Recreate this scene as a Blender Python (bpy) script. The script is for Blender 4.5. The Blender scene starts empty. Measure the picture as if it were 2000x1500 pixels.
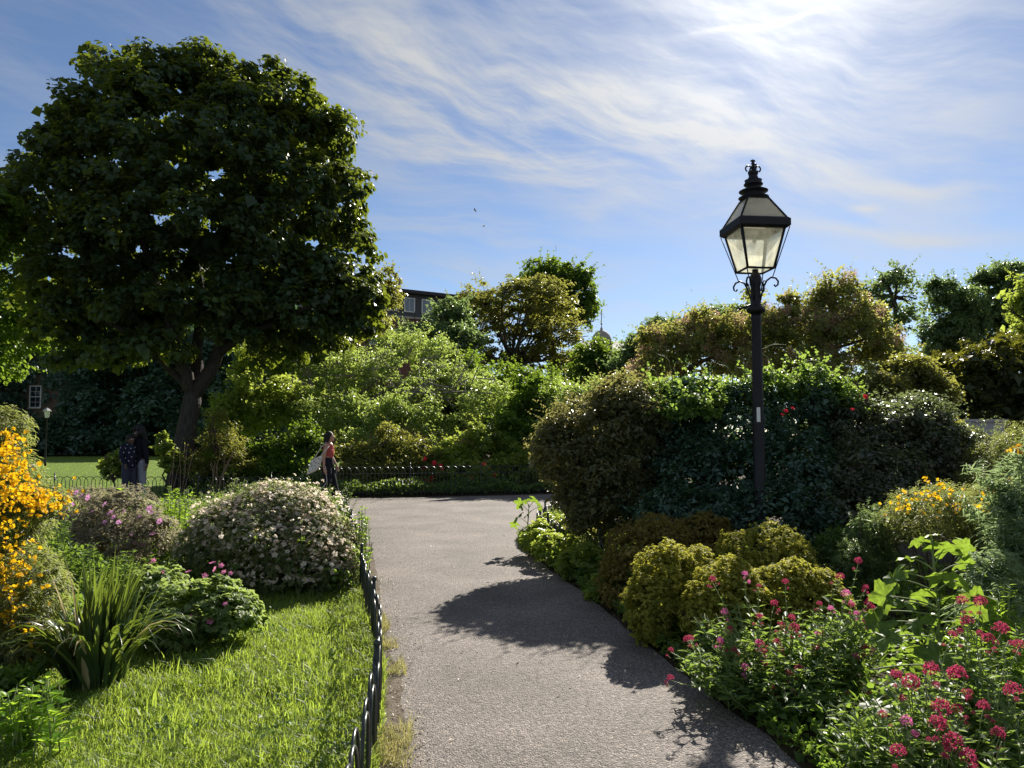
import bpy, bmesh, math, random
import numpy as np
from mathutils import Vector, Matrix

S = bpy.context.scene
COL = S.collection
R = math.radians
rng = np.random.default_rng(7)
random.seed(7)

# ------------------------------------------------------------------ camera
CAM_H, FPX, PITCH = 1.6, 1500.0, math.atan(100.0 / 1500.0)
cam = bpy.data.cameras.new('camera')
cam.sensor_width = 36.0
cam.lens = 27.0
cam.clip_start = 0.05
cam.clip_end = 3000.0
camo = bpy.data.objects.new('camera', cam)
COL.objects.link(camo)
camo.location = (0, 0, CAM_H)
camo.rotation_euler = (math.pi / 2 + PITCH, 0, 0)
S.camera = camo

# ------------------------------------------------------------------ light
SUN_AZ, SUN_EL = R(20.5), R(31.5)
sd = Vector((math.sin(SUN_AZ) * math.cos(SUN_EL), math.cos(SUN_AZ) * math.cos(SUN_EL), math.sin(SUN_EL)))
sl = bpy.data.lights.new('sun', 'SUN')
sl.energy = 4.6
sl.angle = R(0.6)
sl.color = (1.0, 0.93, 0.82)
slo = bpy.data.objects.new('sun', sl)
COL.objects.link(slo)
slo.rotation_euler = (-sd).to_track_quat('-Z', 'Y').to_euler()
slo.location = (10, 10, 40)

S.view_settings.view_transform = 'Standard'
S.view_settings.look = 'None'
S.view_settings.gamma = 1.0
S.view_settings.use_curve_mapping = False
S.view_settings.exposure = 1.12
S.render.engine = 'CYCLES'
cy = S.cycles
cy.use_denoising = True
cy.max_bounces = 12
cy.diffuse_bounces = 5
cy.glossy_bounces = 2
cy.transmission_bounces = 8
cy.transparent_max_bounces = 6
cy.caustics_reflective = False
cy.caustics_refractive = False
cy.sample_clamp_indirect = 6.0

# pixel of the 2000x1500 photograph + distance ahead -> point in the place
def P(px, py, Y):
    u, v = (px - 1000.0) / FPX, (750.0 - py) / FPX
    s = Y / (math.cos(PITCH) - v * math.sin(PITCH))
    return np.array((s * u, Y, CAM_H + s * (math.sin(PITCH) + v * math.cos(PITCH))))

def azel(px, py):
    d = P(px, py, 1.0) - np.array((0, 0, CAM_H))
    d = d / np.linalg.norm(d)
    return math.atan2(d[0], d[1]), math.asin(d[2])

# ------------------------------------------------------------------ world
W = bpy.data.worlds.new('World')
S.world = W
W.use_nodes = True
wt = W.node_tree
wt.nodes.clear()
def wn(t, **k):
    n = wt.nodes.new(t)
    for a, b in k.items():
        setattr(n, a, b)
    return n
def wl(a, b):
    wt.links.new(a, b)
def wm(op, a, b=None, c=None):
    n = wn('ShaderNodeMath', operation=op)
    for i, x in enumerate((a, b, c)):
        if x is None:
            continue
        if isinstance(x, (int, float)):
            n.inputs[i].default_value = x
        else:
            wl(x, n.inputs[i])
    return n.outputs[0]
sky = wn('ShaderNodeTexSky', sky_type='NISHITA')
sky.sun_disc = False
sky.sun_elevation = SUN_EL
sky.sun_rotation = SUN_AZ
sky.air_density = 0.85
sky.altitude = 900.0
sky.dust_density = 0.3
sky.ozone_density = 3.2
tc = wn('ShaderNodeTexCoord')
sp = wn('ShaderNodeSeparateXYZ')
wl(tc.outputs['Generated'], sp.inputs[0])
AZ = wm('ARCTAN2', sp.outputs[0], sp.outputs[1])
EL = wm('ARCSINE', sp.outputs[2])
# slow warp so that the wisps bend
cmb = wn('ShaderNodeCombineXYZ')
wl(AZ, cmb.inputs[0]); wl(EL, cmb.inputs[1])
nz = wn('ShaderNodeTexNoise'); nz.inputs['Scale'].default_value = 4.0; nz.inputs['Detail'].default_value = 2.0
wl(cmb.outputs[0], nz.inputs['Vector'])
wsep = wn('ShaderNodeSeparateColor'); wl(nz.outputs['Color'], wsep.inputs[0])
AZW = wm('ADD', AZ, wm('MULTIPLY', wm('SUBTRACT', wsep.outputs[0], 0.5), 0.09))
ELW = wm('ADD', EL, wm('MULTIPLY', wm('SUBTRACT', wsep.outputs[1], 0.5), 0.09))
def fibre(rot, sx, sy, det, lo, hi, seed):
    c, s = math.cos(rot), math.sin(rot)
    a = wm('ADD', wm('MULTIPLY', AZW, c * sx), wm('MULTIPLY', ELW, s * sx))
    b = wm('ADD', wm('MULTIPLY', AZW, -s * sy), wm('MULTIPLY', ELW, c * sy))
    v = wn('ShaderNodeCombineXYZ'); wl(a, v.inputs[0]); wl(b, v.inputs[1]); v.inputs[2].default_value = seed
    n = wn('ShaderNodeTexNoise'); n.inputs['Scale'].default_value = 1.0; n.inputs['Detail'].default_value = det
    n.inputs['Roughness'].default_value = 0.62; n.inputs['Distortion'].default_value = 0.12
    wl(v.outputs[0], n.inputs['Vector'])
    m = wn('ShaderNodeMapRange', interpolation_type='SMOOTHSTEP')
    m.inputs[1].default_value = lo; m.inputs[2].default_value = hi
    wl(n.outputs[0], m.inputs[0])
    return m.outputs[0]
F1 = fibre(R(-20), 3.8, 20.0, 11, 0.34, 0.72, 1.3)
F2 = fibre(R(-34), 5.0, 17.0, 11, 0.36, 0.74, 7.7)
F3 = fibre(R(-3), 3.2, 30.0, 11, 0.38, 0.71, 3.1)
def blob(px, py, rx, ry, rot, w, fib, sharp=1.0):
    a0, e0 = azel(px, py)
    rx, ry = rx / FPX, ry / FPX
    c, s = math.cos(R(rot)), math.sin(R(rot))
    da, de = wm('SUBTRACT', AZW, a0), wm('SUBTRACT', ELW, e0)
    x = wm('DIVIDE', wm('ADD', wm('MULTIPLY', da, c), wm('MULTIPLY', de, s)), rx)
    y = wm('DIVIDE', wm('ADD', wm('MULTIPLY', da, -s), wm('MULTIPLY', de, c)), ry)
    r2 = wm('ADD', wm('MULTIPLY', x, x), wm('MULTIPLY', y, y))
    g = wm('EXPONENT', wm('MULTIPLY', r2, -sharp))
    if fib is not None:
        g = wm('MULTIPLY', g, fib)
    return wm('MULTIPLY', g, w)
bl = [
    blob(1060, 240, 430, 85, -12, 1.25, F1), blob(1300, 250, 260, 45, -28, 0.75, F2), blob(950, 310, 330, 55, -6, 0.75, F3),
    blob(740, 110, 230, 110, -38, 0.6, F2), blob(1420, 120, 200, 170, -30, 0.7, F2), blob(1560, 60, 380, 110, -14, 0.42, F1),
    blob(1700, 250, 380, 150, -16, 0.40, F1), blob(900, 455, 190, 32, -4, 0.75, F3), blob(1230, 385, 150, 38, 20, 0.55, F2),
    blob(1700, 455, 210, 13, -9, 0.7, None), blob(1860, 365, 190, 15, -10, 0.45, F1), blob(820, 530, 180, 45, 0, 0.55, F3),
    blob(1690, 406, 24, 7, 0, 0.75, None), blob(1350, 560, 420, 40, 0, 0.35, F3), blob(1480, 36, 120, 5, 2, 0.6, None),
    blob(1820, 430, 90, 50, 20, 0.35, F2), blob(500, 40, 200, 120, -40, 0.3, F2),
]
tot = bl[0]
for b in bl[1:]:
    tot = wm('ADD', tot, b)
# thin cirrus goes on all round the sky
big = wn('ShaderNodeTexNoise'); big.inputs['Scale'].default_value = 1.6; big.inputs['Detail'].default_value = 2.0
wl(tc.outputs['Generated'], big.inputs['Vector'])
veil = wm('MULTIPLY', wm('ADD', wm('MULTIPLY', F1, 0.6), wm('MULTIPLY', F3, 0.5)), wm('ADD', wm('MULTIPLY', big.outputs[0], 1.5), -0.58))
# unseen cirrus added outside the view to brighten the shade, cover as in view
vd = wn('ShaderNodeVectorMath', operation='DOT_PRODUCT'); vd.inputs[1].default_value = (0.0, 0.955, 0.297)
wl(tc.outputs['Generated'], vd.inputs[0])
fill_mask = wn('ShaderNodeMapRange', interpolation_type='SMOOTHSTEP'); fill_mask.inputs[1].default_value = 0.68; fill_mask.inputs[2].default_value = 0.40
wl(vd.outputs['Value'], fill_mask.inputs[0])
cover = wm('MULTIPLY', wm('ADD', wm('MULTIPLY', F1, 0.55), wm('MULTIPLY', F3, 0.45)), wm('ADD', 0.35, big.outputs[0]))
dens = wm('ADD', wm('MULTIPLY', tot, 0.72), wm('ADD', wm('MAXIMUM', veil, 0.0), wm('MULTIPLY', fill_mask.outputs[0], cover)))
dens = wm('MINIMUM', dens, 0.92)
up = wn('ShaderNodeMapRange'); up.inputs[1].default_value = 0.0; up.inputs[2].default_value = 0.06
wl(sp.outputs[2], up.inputs[0])
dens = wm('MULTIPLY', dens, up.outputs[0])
# ice cloud scatters forward: brighter close to the sun
dt = wn('ShaderNodeVectorMath', operation='DOT_PRODUCT')
wl(tc.outputs['Generated'], dt.inputs[0]); dt.inputs[1].default_value = tuple(sd)
fw = wm('POWER', wm('MAXIMUM', dt.outputs['Value'], 0.0), 14.0)
glare = wm('POWER', wm('MAXIMUM', dt.outputs['Value'], 0.0), 90.0)
lum = wm('ADD', wm('ADD', 0.265, wm('MULTIPLY', fw, 0.14)), wm('MULTIPLY', glare, 0.22))
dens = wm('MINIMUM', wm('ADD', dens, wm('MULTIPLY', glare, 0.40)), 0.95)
ccol = wn('ShaderNodeVectorMath', operation='SCALE'); ccol.inputs[0].default_value = (0.97, 0.985, 1.0)
wl(lum, ccol.inputs['Scale'])
skys = wn('ShaderNodeVectorMath', operation='MULTIPLY'); skys.inputs[1].default_value = (0.052, 0.052, 0.052)
wl(sky.outputs[0], skys.inputs[0])
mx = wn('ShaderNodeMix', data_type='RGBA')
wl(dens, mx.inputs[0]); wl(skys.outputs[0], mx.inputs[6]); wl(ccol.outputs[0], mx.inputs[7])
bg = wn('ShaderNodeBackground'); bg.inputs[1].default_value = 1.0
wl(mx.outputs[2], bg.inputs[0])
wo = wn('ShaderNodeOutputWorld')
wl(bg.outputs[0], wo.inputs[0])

# ------------------------------------------------------------------ materials
MATS = {}
def nodes_of(name):
    m = bpy.data.materials.new(name)
    m.use_nodes = True
    t = m.node_tree
    t.nodes.clear()
    o = t.nodes.new('ShaderNodeOutputMaterial')
    return m, t, o
def leaf(name, c1, c2, tr, fac=0.42, rough=0.45, spec=0.35, odd=None, g=1.7):
    if name in MATS:
        return MATS[name]
    c1, c2 = [tuple(min(.9, q * g) for q in c) for c in (c1, c2)]
    tr = tuple(min(.9, q * 1.25) for q in tr)
    fac = min(.6, fac + .08)
    m, t, o = nodes_of(name)
    at = t.nodes.new('ShaderNodeAttribute'); at.attribute_name = 'tint'
    rp = t.nodes.new('ShaderNodeValToRGB')
    rp.color_ramp.elements[0].color = (*c1, 1); rp.color_ramp.elements[0].position = 0.1
    rp.color_ramp.elements[1].color = (*c2, 1); rp.color_ramp.elements[1].position = 0.85
    if odd:
        e = rp.color_ramp.elements.new(0.95); e.color = (*odd, 1)
    t.links.new(at.outputs['Fac'], rp.inputs[0])
    b = t.nodes.new('ShaderNodeBsdfPrincipled')
    b.inputs['Roughness'].default_value = rough
    b.inputs['Specular IOR Level'].default_value = spec
    t.links.new(rp.outputs[0], b.inputs['Base Color'])
    tl = t.nodes.new('ShaderNodeBsdfTranslucent')
    mu = t.nodes.new('ShaderNodeMix'); mu.data_type = 'RGBA'; mu.inputs[0].default_value = 0.25
    mu.inputs[6].default_value = (*tr, 1)
    t.links.new(rp.outputs[0], mu.inputs[7])
    t.links.new(mu.outputs[2], tl.inputs[0])
    mi = t.nodes.new('ShaderNodeMixShader'); mi.inputs[0].default_value = fac
    t.links.new(b.outputs[0], mi.inputs[1]); t.links.new(tl.outputs[0], mi.inputs[2])
    t.links.new(mi.outputs[0], o.inputs[0])
    MATS[name] = m
    return m
def solid(name, c, rough=0.6, spec=0.4, metal=0.0, c2=None, scale=8.0, bump=0.0, bscale=30.0, stretch=(1, 1, 1)):
    if name in MATS:
        return MATS[name]
    m, t, o = nodes_of(name)
    b = t.nodes.new('ShaderNodeBsdfPrincipled')
    b.inputs['Base Color'].default_value = (*c, 1)
    b.inputs['Roughness'].default_value = rough
    b.inputs['Specular IOR Level'].default_value = spec
    b.inputs['Metallic'].default_value = metal
    t.links.new(b.outputs[0], o.inputs[0])
    co = t.nodes.new('ShaderNodeTexCoord')
    mp = t.nodes.new('ShaderNodeMapping'); mp.inputs['Scale'].default_value = stretch
    t.links.new(co.outputs['Object'], mp.inputs[0])
    if c2:
        n = t.nodes.new('ShaderNodeTexNoise'); n.inputs['Scale'].default_value = scale; n.inputs['Detail'].default_value = 6
        n.inputs['Roughness'].default_value = 0.65
        t.links.new(mp.outputs[0], n.inputs['Vector'])
        r = t.nodes.new('ShaderNodeValToRGB')
        r.color_ramp.elements[0].position = 0.36; r.color_ramp.elements[1].position = 0.66
        r.color_ramp.elements[0].color = (*c, 1); r.color_ramp.elements[1].color = (*c2, 1)
        t.links.new(n.outputs[0], r.inputs[0]); t.links.new(r.outputs[0], b.inputs['Base Color'])
    if bump:
        n = t.nodes.new('ShaderNodeTexNoise'); n.inputs['Scale'].default_value = bscale; n.inputs['Detail'].default_value = 5
        t.links.new(mp.outputs[0], n.inputs['Vector'])
        bp = t.nodes.new('ShaderNodeBump'); bp.inputs['Strength'].default_value = bump; bp.inputs['Distance'].default_value = 0.02
        t.links.new(n.outputs[0], bp.inputs['Height']); t.links.new(bp.outputs[0], b.inputs['Normal'])
    MATS[name] = m
    return m

# ------------------------------------------------------------------ objects
BASE = {}
def link(name, me, parent=None):
    o = bpy.data.objects.new(name, me)
    COL.objects.link(o)
    if parent is not None:
        o.parent = parent
        BASE[o] = BASE[parent]
    return o
def thing(name, label, cat, loc, group=None):
    o = bpy.data.objects.new(name, None)
    COL.objects.link(o)
    o.empty_display_size = 0.2
    o.location = tuple(loc)
    o['label'] = label; o['category'] = cat
    if group:
        o['group'] = group
    BASE[o] = np.array(loc, float)
    return o
def mesh(V, F, mat, tint=None, flat=False):
    """V (n,3); F (m,3|4) array or list of polygons"""
    me = bpy.data.meshes.new('mesh')
    V = np.asarray(V, np.float32)
    if isinstance(F, np.ndarray):
        k = F.shape[1]; nf = F.shape[0]
        me.vertices.add(len(V)); me.vertices.foreach_set('co', V.ravel())
        me.loops.add(nf * k); me.loops.foreach_set('vertex_index', F.astype(np.int32).ravel())
        me.polygons.add(nf); me.polygons.foreach_set('loop_start', np.arange(0, nf * k, k, dtype=np.int32))
        me.update(calc_edges=True)
        if flat:
            me.shade_flat()
    else:
        me.from_pydata([tuple(map(float, v)) for v in V], [], [tuple(int(i) for i in f) for f in F])
        if not flat:
            me.shade_smooth()
        me.update()
    if tint is not None:
        a = me.attributes.new('tint', 'FLOAT', 'POINT')
        a.data.foreach_set('value', np.asarray(tint, np.float32))
    if mat is not None:
        me.materials.append(mat)
    return me
def part(name, V, F, mat, parent, tint=None, kind=None, flat=False, label=None):
    V = np.asarray(V, float) - BASE[parent]
    o = link(name, mesh(V, F, mat, tint, flat), parent)
    if kind:
        o['kind'] = kind
    if label:
        o['label'] = label
    return o
def place(name, me, parent, loc, rot=(0, 0, 0), sc=1.0):
    """a part that shares its mesh with others"""
    o = link(name, me, parent)
    o.location = tuple(np.asarray(loc, float) - BASE[parent])
    o.rotation_euler = rot
    o.scale = (sc, sc, sc) if isinstance(sc, (int, float)) else sc
    return o
def structure(name, V, F, mat, flat=True, tint=None, kind='structure'):
    o = link(name, mesh(V, F, mat, tint, flat))
    o['kind'] = kind
    return o

class MB:
    """collects shapes for one mesh"""
    def __init__(s):
        s.V = []; s.F = []
    def add(s, V, F):
        n = len(s.V)
        s.V += [tuple(v) for v in V]
        s.F += [tuple(i + n for i in f) for f in F]
    def box(s, c, d, rz=0.0, taper=1.0):
        cx, cy, cz = c; x, y, z = d[0] / 2, d[1] / 2, d[2] / 2
        v = []
        for k, zz in ((1.0, -z), (taper, z)):
            for a, b in ((-x, -y), (x, -y), (x, y), (-x, y)):
                a *= k; b *= k
                v.append((cx + a * math.cos(rz) - b * math.sin(rz), cy + a * math.sin(rz) + b * math.cos(rz), cz + zz))
        s.add(v, [(3, 2, 1, 0), (4, 5, 6, 7), (0, 1, 5, 4), (1, 2, 6, 5), (2, 3, 7, 6), (3, 0, 4, 7)])
    def tube(s, pts, rad, n=8, cap=True):
        pts = [np.asarray(p, float) for p in pts]
        if isinstance(rad, (int, float)):
            rad = [rad] * len(pts)
        v = []; f = []
        ref = None
        for i, p in enumerate(pts):
            t = pts[min(i + 1, len(pts) - 1)] - pts[max(i - 1, 0)]
            t = t / (np.linalg.norm(t) + 1e-9)
            if ref is None:
                ref = np.array((0, 0, 1.0)) if abs(t[2]) < 0.9 else np.array((1.0, 0, 0))
            a = ref - t * ref.dot(t); a /= np.linalg.norm(a) + 1e-9
            ref = a
            b = np.cross(t, a)
            for k in range(n):
                g = 2 * math.pi * k / n
                v.append(p + rad[i] * (math.cos(g) * a + math.sin(g) * b))
        for i in range(len(pts) - 1):
            for k in range(n):
                f.append((i * n + k, i * n + (k + 1) % n, (i + 1) * n + (k + 1) % n, (i + 1) * n + k))
        if cap:
            f.append(tuple(range(n - 1, -1, -1))); f.append(tuple((len(pts) - 1) * n + k for k in range(n)))
        s.add(v, f)
    def lathe(s, c, prof, n=16, rot=0.0):
        v = []; f = []
        for r, z in prof:
            for k in range(n):
                g = rot + 2 * math.pi * k / n
                v.append((c[0] + r * math.cos(g), c[1] + r * math.sin(g), c[2] + z))
        for i in range(len(prof) - 1):
            for k in range(n):
                f.append((i * n + k, i * n + (k + 1) % n, (i + 1) * n + (k + 1) % n, (i + 1) * n + k))
        f.append(tuple(range(n - 1, -1, -1))); f.append(tuple((len(prof) - 1) * n + k for k in range(n)))
        s.add(v, f)
    def ball(s, c, r, n=10, m=7):
        rx, ry, rz = (r, r, r) if isinstance(r, (int, float)) else r
        v = []; f = []
        for i in range(m + 1):
            th = math.pi * i / m
            for k in range(n):
                g = 2 * math.pi * k / n
                v.append((c[0] + rx * math.sin(th) * math.cos(g), c[1] + ry * math.sin(th) * math.sin(g), c[2] - rz * math.cos(th)))
        for i in range(m):
            for k in range(n):
                f.append((i * n + k, i * n + (k + 1) % n, (i + 1) * n + (k + 1) % n, (i + 1) * n + k))
        s.add(v, f)
    def part(s, name, mat, parent, flat=False, kind=None, label=None):
        return part(name, np.array(s.V), s.F, mat, parent, None, kind, flat, label)
    def mesh(s, mat, flat=False):
        return mesh(np.array(s.V), s.F, mat, None, flat)

# ------------------------------------------------------------------ foliage
def unit(a):
    return a / (np.linalg.norm(a, axis=-1, keepdims=True) + 1e-9)
def rnd_dir(n):
    return unit(rng.normal(size=(n, 3)))
def leaf_mesh(C, N, T, L, Wd, fold=0.18, droop=0.12, tint=None):
    """rhombic leaves folded along the midrib"""
    n = len(C)
    T = unit(T - N * np.sum(T * N, 1, keepdims=True))
    B = np.cross(N, T)
    L = np.broadcast_to(L, (n,))[:, None]; Wd = np.broadcast_to(Wd, (n,))[:, None]
    base = C - T * L * 0.5
    tip = C + T * L * 0.5 - N * L * droop
    m = C - T * L * 0.08
    l = m + B * Wd * 0.5 + N * Wd * fold
    r = m - B * Wd * 0.5 + N * Wd * fold
    V = np.stack([base, r, tip, l], 1).reshape(-1, 3)
    i = np.arange(n)[:, None] * 4
    F = np.concatenate([i + np.array([[0, 1, 2]]), i + np.array([[0, 2, 3]])], 1).reshape(-1, 3)
    t = rng.random(n) if tint is None else tint
    return V, F, np.repeat(t, 4)
SUNV = np.array([tuple(sd)])
def ell_centres(ells, n, shell, lowcut=-0.55, jag=1.0):
    E = np.array(ells, float)
    w = (E[:, 3] * E[:, 4] + E[:, 3] * E[:, 5] + E[:, 4] * E[:, 5]); w /= w.sum()
    out, dirs = [], []
    tot = 0
    while tot < n:
        k = rng.choice(len(E), n * 2, p=w)
        d = rnd_dir(n * 2)
        rf = (1 - .07 * jag) - shell * rng.random(n * 2) ** 1.4
        ph = k * 1.7
        rf *= 1 + jag * (.11 * np.sin(d[:, 0] * 5.3 + ph) * np.sin(d[:, 1] * 4.1 + 2 * ph) + .10 * np.sin(d[:, 2] * 6.7 + d[:, 0] * 3.9 + 3 * ph))
        rf += jag * np.where(rng.random(n * 2) < .16, .24 * rng.random(n * 2) ** 1.5, 0)
        c = E[k, :3] + d * E[k, 3:] * rf[:, None]
        ok = d[:, 2] > lowcut
        for j in range(len(E)):
            q = np.linalg.norm((c - E[j, :3]) / E[j, 3:], axis=1)
            ok &= ~((q < 0.72 - shell * 0.35) & (k != j))
        c, d = c[ok], d[ok]
        out.append(c); dirs.append(d); tot += len(c)
    return np.concatenate(out)[:n], np.concatenate(dirs)[:n]
def foliage(ells, ncl, rcl, nl, L, Wd, shell=0.3, up=0.5, out=0.7, rnd=0.6, squash=0.7, fold=0.18, droop=0.12, lowcut=-0.55, hang=0.2, zmin=0.02, tmix=0.5, centres=None, shoots=0.0, jag=1.0):
    if centres is None:
        C, D = ell_centres(ells, ncl, shell, lowcut, jag)
    else:
        C, D = centres
        ncl = len(C)
    rc = rcl * (0.55 + 0.8 * rng.random(ncl))
    k = np.repeat(np.arange(ncl), nl)
    n = len(k)
    od = rnd_dir(n)
    off = od * (rc[k] * rng.random(n) ** 0.45)[:, None]
    off[:, 2] *= squash
    c = C[k] + off
    outw = unit(off / (rc[k][:, None]) + D[k] * 0.7)
    N = unit(outw * out + np.array([[0, 0, up]]) + rnd_dir(n) * rnd + SUNV * .45)
    T = unit(rnd_dir(n) + outw * 0.6 + np.array([[0, 0, -hang]]))
    sz = 0.55 + 0.85 * rng.random(n)
    tint = np.clip(tmix * rng.random(ncl)[k] + (1 - tmix) * rng.random(n), 0, 1)
    ns = int(ncl * shoots)
    if ns:
        # stray shoots standing out of the mass, leaves along each one
        i = rng.integers(0, ncl, ns); m = 9
        dr = unit(D[i] * .8 + np.array([[0, 0, .55]]) + rnd_dir(ns) * .6)
        ln = rcl * (1.0 + 2.0 * rng.random(ns))
        kk = np.repeat(np.arange(ns), m); tt = np.tile(np.linspace(.15, 1, m), ns)
        sc_ = C[i][kk] + dr[kk] * (ln[kk] * tt + rc[i][kk] * .5)[:, None] + np.array([[0, 0, -1]]) * (ln[kk] * tt * tt * .25)[:, None] + rnd_dir(ns * m) * (L * .35)
        sN = unit(np.array([[0, 0, .5]]) + rnd_dir(ns * m) * .8 + SUNV * .4)
        sT = unit(dr[kk] * .7 + rnd_dir(ns * m))
        ss = (.5 + .6 * rng.random(ns * m)) * (1.1 - .4 * tt)
        c = np.concatenate([c, sc_]); N = np.concatenate([N, sN]); T = np.concatenate([T, sT]); sz = np.concatenate([sz, ss]); tint = np.concatenate([tint, np.clip(.35 + .5 * rng.random(ns * m), 0, 1)])
    ok = c[:, 2] > zmin
    return leaf_mesh(c[ok], N[ok], T[ok], (L * sz)[ok], (Wd * sz)[ok], fold, droop, tint[ok])
def merge(*parts_):
    V, F, T, n = [], [], [], 0
    for v, f, t in parts_:
        V.append(v); F.append(f + n); T.append(t); n += len(v)
    return np.concatenate(V), np.concatenate(F), np.concatenate(T)
def bez(a, b, c, n=7, jit=0.0):
    a, b, c = (np.asarray(x, float) for x in (a, b, c))
    o = []
    for i in range(n + 1):
        t = i / n
        p = (1 - t) ** 2 * a + 2 * t * (1 - t) * b + t * t * c
        if 0 < i < n and jit:
            p = p + rng.normal(size=3) * jit
        o.append(p)
    return o
# ================================================================== the ground
def vnoise(x, y, s, seed=0):
    """smooth value noise"""
    x = np.asarray(x) / s + seed * 17.3; y = np.asarray(y) / s + seed * 9.1
    xi, yi = np.floor(x).astype(int), np.floor(y).astype(int)
    xf, yf = x - xi, y - yi
    def h(a, b):
        v = np.sin(a * 127.1 + b * 311.7) * 43758.5453
        return v - np.floor(v)
    u, w = xf * xf * (3 - 2 * xf), yf * yf * (3 - 2 * yf)
    return (h(xi, yi) * (1 - u) + h(xi + 1, yi) * u) * (1 - w) + (h(xi, yi + 1) * (1 - u) + h(xi + 1, yi + 1) * u) * w

m_soil = solid('soil', (0.035, 0.026, 0.018), 0.95, 0.1, c2=(0.08, 0.06, 0.038), scale=6, bump=0.8, bscale=40)
structure('ground', [(-900, -60, 0), (900, -60, 0), (900, 1500, 0), (-900, 1500, 0)], [(0, 1, 2, 3)], m_soil)

def asphalt():
    m, t, o = nodes_of('asphalt')
    N = t.nodes.new; Lk = t.links.new
    co = N('ShaderNodeTexCoord')
    v1 = N('ShaderNodeTexVoronoi'); v1.inputs['Scale'].default_value = 95.0
    v2 = N('ShaderNodeTexVoronoi'); v2.inputs['Scale'].default_value = 210.0
    n1 = N('ShaderNodeTexNoise'); n1.inputs['Scale'].default_value = 1.1; n1.inputs['Detail'].default_value = 5
    n2 = N('ShaderNodeTexNoise'); n2.inputs['Scale'].default_value = 38.0; n2.inputs['Detail'].default_value = 4
    for n in (v1, v2, n1, n2):
        Lk(co.outputs['Object'], n.inputs['Vector'])
    s1 = N('ShaderNodeSeparateColor'); Lk(v1.outputs['Color'], s1.inputs[0])
    s2 = N('ShaderNodeSeparateColor'); Lk(v2.outputs['Color'], s2.inputs[0])
    r1 = N('ShaderNodeValToRGB')
    cr = r1.color_ramp
    cr.elements[0].position = 0.0; cr.elements[0].color = (0.06, 0.052, 0.046, 1)
    cr.elements[1].position = 1.0; cr.elements[1].color = (0.48, 0.41, 0.35, 1)
    for p, c in ((0.3, (0.10, 0.086, 0.076, 1)), (0.7, (0.20, 0.172, 0.150, 1)), (0.88, (0.31, 0.266, 0.23, 1))):
        e = cr.elements.new(p); e.color = c
    a = N('ShaderNodeMath'); a.operation = 'MULTIPLY_ADD'; a.inputs[1].default_value = 0.62
    Lk(s1.outputs[0], a.inputs[0])
    b = N('ShaderNodeMath'); b.operation = 'MULTIPLY'; b.inputs[1].default_value = 0.38
    Lk(s2.outputs[1], b.inputs[0]); Lk(b.outputs[0], a.inputs[2])
    Lk(a.outputs[0], r1.inputs[0])
    r2 = N('ShaderNodeMapRange'); r2.inputs[1].default_value = 0.3; r2.inputs[2].default_value = 0.7
    r2.inputs[3].default_value = 0.80; r2.inputs[4].default_value = 1.36
    Lk(n1.outputs[0], r2.inputs[0])
    mu = N('ShaderNodeVectorMath'); mu.operation = 'SCALE'
    Lk(r1.outputs[0], mu.inputs[0]); Lk(r2.outputs[0], mu.inputs['Scale'])
    bs = N('ShaderNodeBsdfPrincipled'); bs.inputs['Roughness'].default_value = 0.8; bs.inputs['Specular IOR Level'].default_value = 0.35
    Lk(mu.outputs[0], bs.inputs['Base Color'])
    h = N('ShaderNodeMath'); h.operation = 'MULTIPLY_ADD'; h.inputs[1].default_value = -0.9
    Lk(v1.outputs['Distance'], h.inputs[0]); Lk(n2.outputs[0], h.inputs[2])
    bp = N('ShaderNodeBump'); bp.inputs['Strength'].default_value = 0.75; bp.inputs['Distance'].default_value = 0.012
    Lk(h.outputs[0], bp.inputs['Height']); Lk(bp.outputs[0], bs.inputs['Normal'])
    Lk(bs.outputs[0], o.inputs[0])
    return m
m_asphalt = asphalt()

def dense(pts, step):
    o = []
    for a, b in zip(pts[:-1], pts[1:]):
        a, b = np.array(a, float), np.array(b, float)
        k = max(1, int(np.linalg.norm(b - a) / step))
        for i in range(k):
            o.append(a + (b - a) * i / k)
    o.append(np.array(pts[-1], float))
    return o
def smooth(pts, step=0.25, it=3):
    p = [np.array(q, float) for q in pts]
    for _ in range(it):
        q = [p[0]]
        for a, b in zip(p[:-1], p[1:]):
            q += [a * 0.75 + b * 0.25, a * 0.25 + b * 0.75]
        q.append(p[-1]); p = q
    return dense(p, step)
LEFT = [(-.40, -3), (-.45, 1), (-.49, 2), (-.57, 3.7), (-.70, 4.6), (-.88, 5.5), (-1.16, 6.86), (-1.5, 8.5), (-2.1, 11.4), (-2.75, 14), (-3.5, 16.2), (-5, 17.2), (-9, 17.5), (-40, 17.6)]
FAR = [(-40, 19.9), (-12, 19.6), (-3.9, 19.4), (0, 20.5), (1.6, 21.2), (6, 24), (14, 30)]
RIGHT = [(16, 26.5), (8, 20.5), (4.4, 18.2), (1.5, 15.6), (.45, 13.6), (.08, 12.2), (.1, 11.2), (.4, 9.5), (.58, 8.7), (.88, 7.06), (1.12, 5.3), (1.42, 3.7), (1.6, 2), (1.75, -3)]
pl = smooth(LEFT, .12) + smooth(FAR, .3) + smooth(RIGHT, .12)
pv = []
for q in pl:
    x, y = q
    j = (vnoise(x, y, .35, 1) - .5) * .07 + (vnoise(x, y, .12, 2) - .5) * .03
    pv.append((x + j, y + j * .5, 0.008))
structure('path', pv, [tuple(range(len(pv)))], m_asphalt)

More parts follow.
